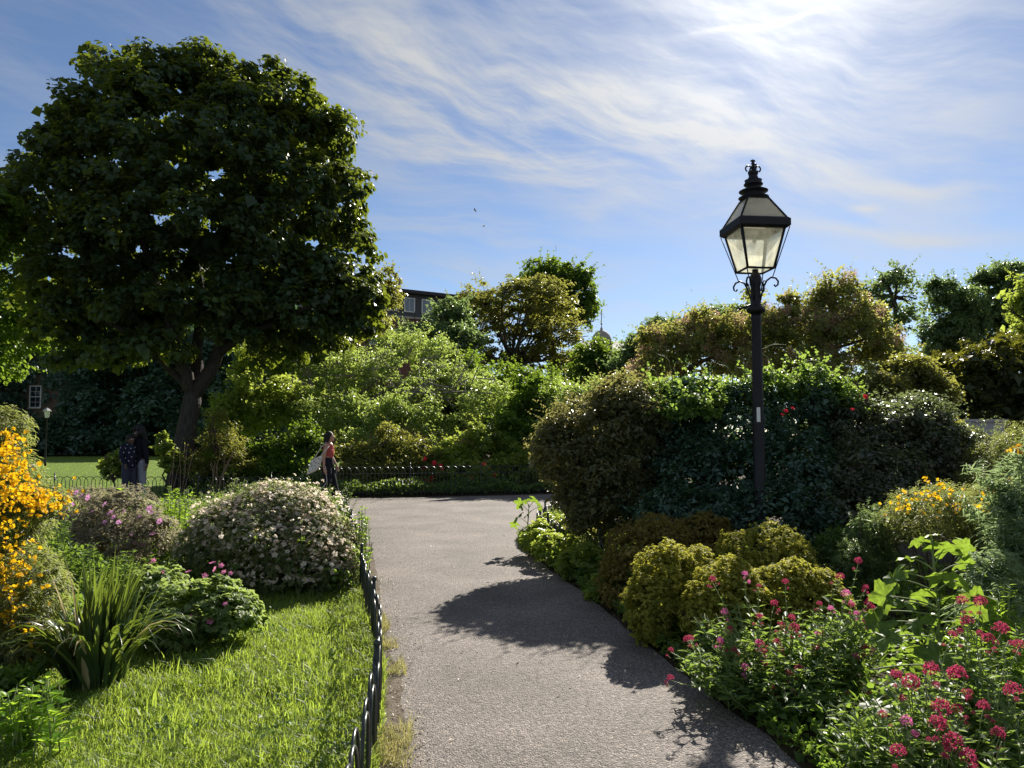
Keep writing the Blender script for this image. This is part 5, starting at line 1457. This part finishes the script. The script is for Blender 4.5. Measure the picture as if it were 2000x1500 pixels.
# low planting outside the bend of the fence
es = [E(1045, 1050, 10.2, 36, 30, .35), E(1090, 1030, 11.3, 50, 28, .5), E(1090, 1075, 9.5, 50, 36, .35), E(1140, 1100, 8.6, 50, 42, .35), E(1150, 1040, 10.2, 50, 34, .4), E(1180, 1160, 7.6, 40, 40, .3)]
bush('low_shrub', 'low leafy edging plants round the fence at the bend of the path', es, [foliage(es, 520, .06, 18, .05, .034, shell=.2, lowcut=-.7, up=.7), foliage(shrink(es, .8), 90, .08, 24, .07, .05, lowcut=-.9)], L_lime, stems=6, sr=.006)
stemmy('leafy_perennial', 'fine leaved yellow green tuft inside the fence bend', [E(1085, 1000, 12, 24, 18, .2)], 24, L_fresh, .10, .008, 22)

# ---------------------------------------------------------------- red valerian
L_val = leaf('valerian_leaf', (0.04, 0.075, 0.03), (0.075, 0.12, 0.045), (0.28, 0.40, 0.05), .42, .5, .3)
m_val = leaf('valerian_red', (.22, .012, .05), (.42, .045, .12), (.5, .07, .15), .38, .7, .12, g=1.15)
m_val2 = leaf('valerian_pink', (.42, .08, .24), (.58, .17, .36), (.7, .2, .4), .38, .6, .2)
def head_mesh(mat, n, seed):
    r_ = np.random.default_rng(seed)
    d = r_.normal(size=(n, 3)); d[:, 2] = np.abs(d[:, 2]) * 1.1 - .25
    d = unit(d)
    bump_ = 1 + .22 * np.sin(d[:, 0] * 7 + seed) * np.cos(d[:, 1] * 6)
    c = d * np.array([[1, 1, 1.15]]) * (.8 + .2 * r_.random(n))[:, None] * bump_[:, None]
    Vs = []
    N = unit(d + r_.normal(size=(n, 3)) * .5); T = unit(r_.normal(size=(n, 3)))
    t = np.clip(.25 + .5 * r_.random(n) + .25 * (c[:, 2]), 0, 1)
    V, F, Tn = leaf_mesh(c, N, T, .26 + .14 * r_.random(n), .2, .3, -.1, t)
    return mesh(V, F, mat, Tn, True)
heads = [head_mesh(m_val, 190, s) for s in range(3)]
heads2 = [head_mesh(m_val2, 170, s + 5) for s in range(2)]
def valerian(label, base, hs_, nst, es, dep):
    t = thing('red_valerian', label, 'flowering plant', (base[0], base[1], 0), 'red valerian clumps in the right hand bed')
    Vs = []; sb = MB()
    tips = []
    for (px, py, dd, s, pink) in hs_:
        c = P(px, py, dd)
        place('flower_head', random.choice(heads2 if pink else heads), t, c, (random.gauss(0, .25), random.gauss(0, .25), random.uniform(0, 6)), s * random.uniform(.85, 1.2))
        tips.append((c - np.array((0, 0, s * .6)), True))
        # smaller side heads in the axils
        for j in range(random.choice((1, 2, 2, 3))):
            o = np.array((random.uniform(-1, 1) * s * 1.9, random.uniform(-1, 1) * s * 1.5, -s * random.uniform(1.2, 2.4)))
            place('side_flower', random.choice(heads2 if pink else heads), t, c + o, (random.gauss(0, .4), random.gauss(0, .4), random.uniform(0, 6)), s * random.uniform(.32, .5))
            sb.tube([c + np.array((0, 0, -s * 2.6)), c + o], .0018, 4)
    C, D = ell_centres(es, nst, .4, -.1)
    tips += [(c, False) for c in C]
    for c, fl in tips:
        g = np.array((base[0], base[1], 0)) * .45 + np.array((c[0], c[1] + .05, 0)) * .55 + rng.normal(size=3) * np.array((.06, .06, 0))
        pts = bez(g, (g + c) / 2 + rng.normal(size=3) * .04 + np.array((0, 0, .05)), c, 8, .005)
        sb.tube(pts, list(np.linspace(.0045, .0022, 9)), 5)
        nn = int(np.linalg.norm(c - g) / .055) + 2
        for i in range(1, nn):
            u = i / nn * 8; k = min(7, int(u)); p = pts[k] + (pts[k + 1] - pts[k]) * (u - k)
            a = i * 1.57 + random.uniform(-.3, .3)
            for w in (0, math.pi):
                T = unit(np.array((math.cos(a + w), math.sin(a + w), random.uniform(.1, .7))))
                s = (.085 if i < nn * .75 else .055) * random.uniform(.7, 1.15) * (.55 if fl and i > nn * .8 else 1)
                Vs.append((p + T * s * .5, unit(np.array((0, 0, 1.0)) - T * T[2] + rng.normal(size=3) * .25), T, s))
    C_ = np.array([v[0] for v in Vs]); N_ = np.array([v[1] for v in Vs]); T_ = np.array([v[2] for v in Vs]); s_ = np.array([v[3] for v in Vs])
    ok = C_[:, 2] > .01
    V, F, T = leaf_mesh(C_[ok], N_[ok], T_[ok], s_[ok], s_[ok] * .36, .2, .22)
    part('foliage', V, F, L_val, t, T, 'stuff')
    sb.part('stem', m_stem2, t, kind='stuff')
    return t
H1 = [(1391, 1132, 4.9, .024, 0), (1415, 1196, 4.8, .026, 1), (1349, 1247, 4.7, .020, 0), (1406, 1255, 4.7, .022, 0), (1310, 1270, 4.7, .018, 0), (1455, 1122, 5.0, .022, 1), (1534, 1137, 5.0, .02, 0), (1512, 1180, 4.8, .023, 0), (1524, 1222, 4.7, .022, 0), (1551, 1228, 4.6, .024, 0), (1517, 1255, 4.6, .024, 0),
      (1593, 1267, 4.5, .022, 0), (1481, 1256, 4.6, .02, 1), (1455, 1305, 4.5, .026, 1), (1560, 1305, 4.4, .02, 0), (1676, 1096, 5.0, .024, 0), (1641, 1128, 4.9, .024, 0), (1653, 1160, 4.8, .024, 1), (1691, 1148, 4.8, .018, 0), (1695, 1180, 4.7, .02, 0), (1548, 1350, 4.3, .016, 0), (1310, 1325, 4.5, .018, 0), (1482, 1145, 5.1, .016, 0), (1690, 1215, 4.5, .016, 0), (1600, 1180, 4.8, .018, 0), (1745, 1235, 4.4, .016, 0)]
for _ in range(34):
    _x, _y = random.uniform(1340, 1720), random.uniform(1150, 1370)
    if _y > 1120 + (_x - 1700) * -.45 - 40:
        H1.append((_x, _y, 4.65 - (_y - 1150) * .0012 + random.uniform(-.1, .1), random.uniform(.012, .022), random.random() < .25))
b1 = P(1530, 1330, 4.75)
valerian('red valerian clump with pink-red heads leaning over the path', b1, H1, 230, [E(1395, 1255, 5.1, 62, 82, .28), E(1370, 1300, 4.9, 60, 60, .25), E(1500, 1290, 4.7, 120, 80, .4), E(1430, 1320, 4.6, 100, 60, .3), E(1620, 1250, 4.7, 90, 80, .4), E(1560, 1370, 4.3, 110, 70, .3)], 4.7)
H2 = [(1780, 1335, 3.3, .034, 0), (1880, 1175, 3.6, .026, 0), (1890, 1215, 3.5, .03, 0), (1915, 1178, 3.7, .026, 0), (1955, 1230, 3.6, .03, 0), (1930, 1250, 3.5, .03, 0), (1750, 1320, 3.3, .026, 0), (1820, 1310, 3.3, .034, 0), (1870, 1320, 3.3, .036, 0), (1840, 1385, 3.1, .032, 0), (1832, 1415, 3.0, .028, 0), (1862, 1452, 2.9, .032, 0),
      (1980, 1350, 3.1, .034, 0), (1755, 1470, 2.9, .024, 0), (1725, 1395, 3.1, .017, 0), (1770, 1410, 3.1, .026, 1), (1920, 1380, 3.1, .022, 0), (1890, 1480, 2.85, .028, 0), (1870, 1385, 3.2, .022, 0), (1990, 1260, 3.4, .02, 0), (1860, 1240, 3.5, .02, 0), (1950, 1435, 3.0, .026, 0)]
b2 = P(1880, 1450, 3.3)
valerian('red valerian clump with the largest crimson heads in the bottom right corner', b2, H2, 170, [E(1850, 1390, 3.3, 120, 80, .35), E(1950, 1350, 3.4, 90, 110, .35), E(1760, 1440, 3.2, 100, 70, .3), E(1900, 1460, 3.0, 120, 70, .3), E(1680, 1430, 3.6, 90, 60, .3)], 3.3)

# ---------------------------------------------------------------- small things lying about
n = 420
gy = 3.2 + 14 * rng.random(n) ** 1.3
lx = np.interp(gy, [q[1] for q in LEFT[:11]], [q[0] for q in LEFT[:11]]); rx = np.interp(gy, [q[0] for q in RP], [q[1] for q in RP])
u = rng.random(n); u = np.where(rng.random(n) < .6, np.where(u < .5, u ** 2 * .5, 1 - (1 - u) ** 2 * .5), u)
gx = lx + (np.minimum(rx, lx + 2.2) - lx) * u
V, F, T = leaf_mesh(np.stack([gx, gy, np.full(n, .016)], 1), unit(np.array([[0, 0, 1.0]]) + rnd_dir(n) * .45), rnd_dir(n), .010 + .025 * rng.random(n) ** 2, .008 + .012 * rng.random(n))
structure('fallen_leaves', V, F, MATS['litter'], False, T, 'stuff')['label'] = 'few dry leaves and petals scattered on the path'
# clover and plantain in the lawn
n = 5200
gy = 2.8 + 5.2 * rng.random(n); gx = fence_x(gy) - .05 - rng.random(n) * gy * .55
ok = (vnoise(gx, gy, .35, 71) > .66) | (rng.random(n) < .04)
gx, gy = gx[ok], gy[ok]; n = len(gx)
V, F, T = leaf_mesh(np.stack([gx, gy, .03 + .05 * rng.random(n)], 1), unit(np.array([[0, 0, .9]]) + rnd_dir(n) * .5), rnd_dir(n), .018 + .03 * rng.random(n) ** 2, .016 + .014 * rng.random(n))
structure('lawn_weeds', V, F, leaf('clover_leaf', (.03, .065, .03), (.06, .10, .04), (.2, .34, .05), .4, .5, .3), False, T, 'stuff')['label'] = 'clover and broad weed leaves in patches of the front lawn'
# ================================================================== people
m_skin = solid('skin', (.42, .24, .17), .5, .35)
m_skin2 = solid('skin_brown', (.10, .055, .035), .5, .35)
def chain(mb, pts, rad, n=10):
    mb.tube(pts, rad, n)
    for p, r in zip(pts, rad):
        mb.ball(p, r * .99, n, 6)
def remesh(name, mb, mat, parent, vox=.011, it=4):
    """one continuous skin over all the pieces"""
    me = mesh(np.array(mb.V) - BASE[parent], mb.F, mat)
    o = bpy.data.objects.new(name, me); COL.objects.link(o)
    md = o.modifiers.new('r', 'REMESH'); md.mode = 'VOXEL'; md.voxel_size = vox; md.use_smooth_shade = True
    sm = o.modifiers.new('s', 'SMOOTH'); sm.factor = .5; sm.iterations = it
    dg = bpy.context.evaluated_depsgraph_get()
    m2 = bpy.data.meshes.new_from_object(o.evaluated_get(dg))
    bpy.data.objects.remove(o)
    m2.materials.clear(); m2.materials.append(mat)
    m2.shade_smooth()
    q = link(name, m2, parent)
    return q
def xf(base, heading):
    c, s = math.cos(heading), math.sin(heading)
    def f(x, y, z):      # x forward, y to the person's left, z up
        return np.array((base[0] + x * c - y * s, base[1] + x * s + y * c, z))
    return f
def head(mb, f, hx, hy, hz, s=1.0):
    mb.ball(f(hx, hy, hz), (.088 * s, .088 * s, .115 * s), 14, 10)
    mb.ball(f(hx + .035 * s, hy, hz - .055 * s), (.055 * s, .055 * s, .06 * s), 12, 8)         # jaw
    mb.tube([f(hx + .085 * s, hy, hz + .015 * s), f(hx + .112 * s, hy, hz - .022 * s)], [.008 * s, .015 * s], 6)   # nose
    mb.ball(f(hx + .088 * s, hy, hz - .062 * s), (.014, .014, .010), 8, 5)                       # lips
    mb.ball(f(hx + .078 * s, hy, hz - .095 * s), (.018, .018, .016), 8, 5)                       # chin
    for y in (-1, 1):
        mb.ball(f(hx - .005, hy + y * .088 * s, hz - .01), (.016, .012, .03), 8, 5)            # ears
        mb.ball(f(hx + .075 * s, hy + y * .032 * s, hz + .01), (.012, .014, .010), 8, 5)
def hand(mb, f, w, d, side, curl=.5):
    """palm and five fingers hanging from wrist w (local x,y,z), curling forward"""
    x, y, z = w
    chain(mb, [f(x, y, z), f(x + .012, y, z - .05), f(x + .018, y, z - .085)], [.024, .030, .028], 8)
    for i, (o, l) in enumerate(((-.027, .065), (-.009, .075), (.009, .072), (.026, .056))):
        p0 = (x + .018 + o * .75, y + o * .35 * side, z - .09)
        p1 = (p0[0] + .012 + .010 * curl, p0[1] - .004 * side, p0[2] - l * .55)
        p2 = (p1[0] + .004 + .02 * curl, p1[1] - .012 * side * curl, p1[2] - l * .42)
        chain(mb, [f(*p0), f(*p1), f(*p2)], [.0095, .009, .0075], 7)
    chain(mb, [f(x + .025, y, z - .03), f(x + .055, y - .01 * side, z - .06), f(x + .062, y - .012 * side, z - .09)], [.013, .011, .009], 7)
def eye_parts(f, hx, hy, hz, s, parent, white=(.7, .68, .64)):
    for y in (-1, 1):
        mb = MB(); mb.ball(f(hx + .081 * s, hy + y * .033 * s, hz + .008), .0105, 8, 6); e = mb.part('eye', solid('eye_white', white, .3), parent)
        mb = MB(); mb.ball(f(hx + .089 * s, hy + y * .033 * s, hz + .008), .0052, 6, 5); mb.part('iris', solid('iris', (.02, .012, .008), .2), e)

# ---- the woman walking to the right
wb = P(640, 984, 18.4); wb[2] = 0.008
f = xf(wb, 0.0)
wo_ = thing('person', 'person in a red sleeveless crop top and black trousers walking along the crossing path', 'person', wb)
HX, HZ = .03, 1.565
mb = MB()
chain(mb, [f(-.02, 0, .93), f(-.015, 0, 1.05), f(.0, 0, 1.2), f(.0, 0, 1.33), f(-.005, 0, 1.40)], [.13, .115, .125, .12, .07], 14)
for y in (-1, 1):
    mb.ball(f(0.05, y * .07, 1.22), (.07, .065, .075), 10, 7)
    chain(mb, [f(-.005, y * .05, 1.385), f(-.01, y * .165, 1.355)], [.055, .052], 10)
chain(mb, [f(-.005, 0, 1.38), f(.012, 0, 1.47)], [.055, .05], 10)
head(mb, f, HX, 0, HZ)
# near arm (her right, towards the camera) swings back, far arm forward
chain(mb, [f(-.01, -.175, 1.35), f(-.06, -.20, 1.08), f(-.055, -.205, .84)], [.047, .038, .026], 10); hand(mb, f, (-.05, -.205, .83), .1, -1, .8)
chain(mb, [f(-.01, .175, 1.35), f(.03, .20, 1.09), f(.15, .17, .90)], [.047, .038, .026], 10); hand(mb, f, (.155, .17, .89), .1, 1, .8)
# legs in stride: left forward, right pushing off behind
chain(mb, [f(-.02, .085, .92), f(.10, .09, .50), f(.20, .09, .10)], [.095, .06, .04], 12); chain(mb, [f(.19, .09, .05), f(.33, .095, .035)], [.04, .03], 8)
chain(mb, [f(-.02, -.085, .92), f(.02, -.09, .49), f(-.24, -.09, .16)], [.095, .06, .04], 12); chain(mb, [f(-.25, -.09, .12), f(-.17, -.09, .03)], [.04, .03], 8)
remesh('body', mb, m_skin, wo_, .0095, 3)
eye_parts(f, HX, 0, HZ, 1, wo_)
mb = MB()   # crop top
chain(mb, [f(.0, 0, 1.13), f(.0, 0, 1.2), f(.0, 0, 1.30), f(-.005, 0, 1.345)], [.126, .133, .130, .10], 16)
for y in (-1, 1):
    mb.ball(f(0.052, y * .07, 1.22), (.079, .073, .082), 10, 7)
    chain(mb, [f(-.005, y * .07, 1.37), f(-.01, y * .13, 1.37)], [.058, .055], 10)
remesh('top', mb, solid('red_cotton', (.38, .075, .07), .8, .1, c2=(.44, .10, .09), scale=20), wo_, .011)
mb = MB()   # trousers
chain(mb, [f(-.02, 0, .90), f(-.015, 0, 1.02)], [.155, .132], 16)
chain(mb, [f(-.02, .08, .90), f(.10, .09, .50), f(.195, .09, .14)], [.118, .092, .074], 12)
chain(mb, [f(-.02, -.08, .90), f(.02, -.09, .49), f(-.22, -.09, .19)], [.118, .092, .074], 12)
tr_ = remesh('trousers', mb, solid('black_cloth', (.012, .013, .018), .75, .15), wo_, .012)
for sgn, p0, p1, p2 in ((1, (.02, .085, .90), (.165, .09, .50), (.245, .09, .18)), (-1, (-.02, -.195, .88), (.02, -.18, .5), (-.2, -.16, .24))):  # sun's rim light on the legs painted in as pale strips
    mb = MB(); mb.tube([f(*p0), f(*p1), f(*p2)], .008, 6); mb.part('rim_light_strip', solid('rim_light_pale', (.55, .55, .52), .7), tr_)
mb = MB()
chain(mb, [f(.18, .09, .05), f(.32, .095, .04)], [.052, .04], 10); mb.part('shoe', solid('dark_shoe', (.02, .02, .022), .5), wo_)
mb = MB(); chain(mb, [f(-.25, -.09, .13), f(-.17, -.09, .045)], [.05, .04], 10); mb.part('shoe', MATS['dark_shoe'], wo_)
mb = MB()   # long dark hair
mb.ball(f(HX - .022, 0, HZ + .025), (.100, .098, .112), 14, 9)
chain(mb, [f(HX - .05, 0, HZ + .03), f(HX - .085, 0, HZ - .10), f(HX - .10, 0, HZ - .24), f(HX - .115, 0, HZ - .36)], [.085, .072, .062, .03], 12)
for y in (-1, 1):
    chain(mb, [f(HX + .01, y * .07, HZ + .04), f(HX - .03, y * .085, HZ - .08), f(HX - .05, y * .09, HZ - .22)], [.035, .034, .02], 8)
remesh('hair', mb, solid('dark_hair', (.012, .008, .006), .55, .25, bump=.4, bscale=60, stretch=(6, 6, .7)), wo_, .011)
# ---- the tote bag on her shoulder
bg_ = thing('tote_bag', 'white patterned tote bag hanging behind the walking person', 'bag', f(-.24, -.12, 0))
m_canvas = solid('canvas', (.66, .63, .56), .85, .1, c2=(.58, .55, .5), scale=15, bump=.3)
mb = MB()
A = R(28)
def bgp(u, w, t):     # u along, w up, in the bag's tilted plane; t thickness
    return f(-.26 + u * math.cos(A) - w * math.sin(A) * -.6, -.20 + t, .93 + w * math.cos(A) + u * math.sin(A) * .9 - .02)
V = []; nu, nw = 6, 6
for side in (-1, 1):
    for j in range(nw + 1):
        for i in range(nu + 1):
            u = (i / nu - .5) * .34; w = (j / nw - .5) * .40
            bulge = .045 * (1 - (2 * i / nu - 1) ** 2) * (1 - (j / nw) ** 2) + .006
            V.append(bgp(u, w, side * bulge + random.gauss(0, .002)))
Fq = []
m0 = (nu + 1) * (nw + 1)
for s in (0, 1):
    for j in range(nw):
        for i in range(nu):
            a = s * m0 + j * (nu + 1) + i
            q = (a, a + 1, a + nu + 2, a + nu + 1)
            Fq.append(q if s == 0 else q[::-1])
for i in range(nu):
    Fq.append((i + 1, i, m0 + i, m0 + i + 1))
for j in range(nw):
    a = j * (nu + 1); Fq.append((a, a + nu + 1, m0 + a + nu + 1, m0 + a))
    a = j * (nu + 1) + nu; Fq.append((a + nu + 1, a, m0 + a, m0 + a + nu + 1))
bagp = part('bag_body', V, Fq, m_canvas, bg_)
m_print = solid('dark_print', (.05, .04, .06), .8)
for (u, w) in ((-.10, -.12), (-.02, -.09), (.07, -.12), (-.08, 0), (.02, .03), (.10, -.01), (-.05, .11), (.05, .13), (-.12, .07), (.11, .08), (.0, -.03)):
    bl_ = .045 * (1 - (2 * (u / .34 + .5) - 1) ** 2) * (1 - (w / .40 + .5) ** 2) + .012
    q = []
    for k in range(7):
        a = 2 * math.pi * k / 7; r_ = random.uniform(.010, .022)
        q.append(bgp(u + r_ * math.cos(a), w + r_ * math.sin(a), -bl_))
    part('print', q, [tuple(range(7))], m_print if random.random() < .7 else solid('red_print', (.3, .06, .06), .8), bagp)
for s in (-.006, -.05):
    mb = MB(); mb.tube([bgp(-.09, .2, s), f(-.14, -.19, 1.30), f(-.02, -.17, 1.43), f(.05, -.16, 1.34), f(-.02, -.20 + s, 1.24), bgp(.10, .2, s)], .010, 6); mb.part('strap', m_canvas, bg_)

# ---- the couple in the shade
def standing(label, base, heading, hgt, top_m, trou_m, hair_fn, lean, arm_l, arm_r, dots=False, skin=m_skin2, collar=None):
    f = xf(base, heading)
    s = hgt / 1.70
    t = thing('person', label, 'person', base)
    def g(x, y, z):
        return f(x * s + lean * z * s * .5, y * s, z * s)
    mb = MB()
    chain(mb, [g(0, 0, .95), g(0, 0, 1.08), g(.01, 0, 1.22), g(.01, 0, 1.35), g(0, 0, 1.42)], [.14 * s, .13 * s, .14 * s, .13 * s, .075 * s], 14)
    for y in (-1, 1):
        chain(mb, [g(0, y * .05, 1.40), g(0, y * .18, 1.37)], [.06 * s, .06 * s], 10)
        chain(mb, [g(0, y * .09, .93), g(.015, y * .10, .50), g(-.01, y * .105, .09)], [.10 * s, .065 * s, .045 * s], 12)
        chain(mb, [g(-.02, y * .105, .05), g(.14, y * .12, .035)], [.045 * s, .034 * s], 8)
    chain(mb, [g(0, 0, 1.40), g(.02, 0, 1.49)], [.056 * s, .052 * s], 10)
    head(mb, g, .035, 0, 1.585)
    for y, arm in ((1, arm_l), (-1, arm_r)):
        chain(mb, [g(0, y * .19, 1.37), g(*arm[0]), g(*arm[1])], [.052 * s, .042 * s, .03 * s], 10)
        hand(mb, g, arm[1], .1, y, .9)
    remesh('body', mb, skin, t, .0115, 2)
    eye_parts(g, .035, 0, 1.585, 1, t)
    mb = MB()
    chain(mb, [g(0, 0, .92), g(0, 0, 1.08), g(.01, 0, 1.22), g(.01, 0, 1.36)], [.165 * s, .155 * s, .16 * s, .145 * s], 16)
    for y, arm in ((1, arm_l), (-1, arm_r)):
        chain(mb, [g(0, y * .06, 1.40), g(0, y * .185, 1.375)], [.075 * s, .075 * s], 10)
        e = np.array(arm[0]); w = np.array(arm[1])
        chain(mb, [g(0, y * .19, 1.37), g(*e), g(*(e + (w - e) * .85))], [.072 * s, .058 * s, .046 * s], 10)
    tp = remesh('jacket', mb, top_m, t, .013)
    if dots:
        me = tp.data; k = 0
        idx = list(range(0, len(me.polygons), max(1, len(me.polygons) // 900))); random.shuffle(idx)
        used = []
        for i in idx:
            p = np.array(me.polygons[i].center); nn = np.array(me.polygons[i].normal)
            if all(np.linalg.norm(p - u) > .10 for u in used):
                used.append(p)
                a = unit(np.cross(nn, np.array((.3, .2, 1.0)))); b_ = np.cross(nn, a)
                q = [p + BASE[t] + nn * .006 + (a * math.cos(h) + b_ * math.sin(h) * 1.3) * random.uniform(.01, .019) for h in np.linspace(0, 2 * math.pi, 9)[:-1]]
                part('spot', q, [tuple(range(8))], solid('pale_spot', (.42, .4, .41), .8), tp)
            if len(used) > 70:
                break
    mb = MB()
    chain(mb, [g(0, 0, .88), g(0, 0, .98)], [.15 * s, .14 * s], 14)
    for y in (-1, 1):
        chain(mb, [g(0, y * .085, .90), g(.015, y * .10, .50), g(-.01, y * .105, .10)], [.115 * s, .088 * s, .075 * s], 12)
    remesh('trousers', mb, trou_m, t, .013)
    for y in (-1, 1):
        mb = MB(); chain(mb, [g(-.03, y * .105, .05), g(.14, y * .12, .042)], [.056 * s, .045 * s], 10); mb.part('shoe', solid('pale_shoe', (.5, .5, .5), .5), t)
    mb = MB(); hair_fn(mb, g); remesh('hair', mb, solid('black_hair', (.008, .007, .007), .6, .3, bump=.6, bscale=50), t, .013)
    if collar:
        mb = MB(); pts = [g(.01 + .062 * math.cos(a), .062 * math.sin(a), 1.435 - .02 * math.cos(a)) for a in np.linspace(0, 2 * math.pi, 14)]
        mb.tube(pts, .014 * s, 6); mb.part('collar', solid('white_collar', (.7, .7, .7), .7), t)
    return t
def afro(mb, g):
    for k in range(70):
        d = rnd_dir(1)[0]
        if d[0] > .45 and d[2] < .5:
            continue
        mb.ball(g(.015 + d[0] * .10, d[1] * .12, 1.63 + d[2] * .115), .075, 8, 6)
    for y in (-1, 1):
        chain(mb, [g(-.03, y * .11, 1.58), g(-.05, y * .14, 1.42)], [.09, .06], 8)
def short(mb, g):
    mb.ball(g(.012, 0, 1.62), (.106, .104, .105), 14, 9)
    mb.ball(g(-.03, 0, 1.56), (.085, .095, .10), 12, 8)
dotm = solid('dark_navy_cloth', (.016, .018, .034), .8, .1)
jkt = solid('black_jacket', (.008, .008, .014), .75, .15)
jean = solid('grey_jeans', (.20, .21, .25), .85, .1, c2=(.26, .27, .31), scale=12)
pa = P(250, 985, 19.0); pa[2] = .008
standing('person in a dark top with pale spots standing close to a taller companion', pa, R(-35), 1.60, dotm, solid('dark_jeans', (.03, .035, .06), .8), short, .0,
         ((.02, .25, 1.10), (.10, .24, .90)), ((.04, -.25, 1.12), (.16, -.20, .95)), True, m_skin2, True)
pb = P(275, 985, 19.25); pb[2] = .008
standing('taller person with a mass of black hair, dark jacket and grey jeans under the sycamore', pb, R(-125), 1.76, jkt, jean, afro, .10,
         ((.0, .26, 1.10), (-.02, .27, .86)), ((.06, -.25, 1.12), (.16, -.16, .98)))

# ================================================================== gulls
m_gull = solid('gull_white', (.6, .6, .6), .7); m_gullw = solid('gull_grey', (.22, .23, .25), .7)
def gull(label, px, py, d, sz, bank, head_):
    c = P(px, py, d)
    t = thing('gull', label, 'bird', c, 'gulls in the sky')
    t.rotation_euler = (bank, 0, head_)
    t.scale = (sz, sz, sz)
    BASE[t] = np.zeros(3)
    mb = MB()
    mb.tube([(-.30, 0, .01), (-.18, 0, 0), (0, 0, -.01), (.16, 0, 0), (.24, 0, .03), (.29, 0, .025), (.335, 0, .01)], [.012, .045, .075, .06, .045, .03, .006], 8)
    mb.part('body', m_gull, t)
    mb = MB(); mb.add([(-.28, -.02, .01), (-.28, .02, .01), (-.42, .09, .015), (-.44, 0, .015), (-.42, -.09, .015), (-.28, 0, .03)], [(0, 5, 1, 2, 3, 4), (1, 0, 4, 3, 2)]); mb.part('tail', m_gull, t)
    for s in (-1, 1):
        mb = MB()
        V = []
        for y, x0, x1, z in ((.04, .14, -.12, .03), (.25, .19, -.06, .13), (.42, .17, -.05, .14), (.62, .05, -.07, .09), (.74, -.09, -.11, .04)):
            V += [(x0, y * s, z), ((x0 + x1) / 2, y * s, z + .02), (x1, y * s, z - .005)]
        F_ = []
        for i in range(4):
            for j in range(2):
                F_.append((i * 3 + j, i * 3 + j + 1, i * 3 + j + 4, i * 3 + j + 3))
        n = len(V)
        V2 = V + [(x, y, z - .012) for x, y, z in V]
        F2 = F_ + [tuple(k + n for k in q[::-1]) for q in F_]
        mb.add(V2, F2); mb.part('wing', m_gullw, t)
gull('upper of two gulls gliding over the centre of the sky', 928, 411, 95, .68, R(12), R(170))
gull('lower of two gulls gliding over the centre of the sky', 945, 442, 105, .66, R(-10), R(200))
gull('tiny far off gull above the pinkish smoke bush', 1350, 567, 160, .6, R(60), R(90))
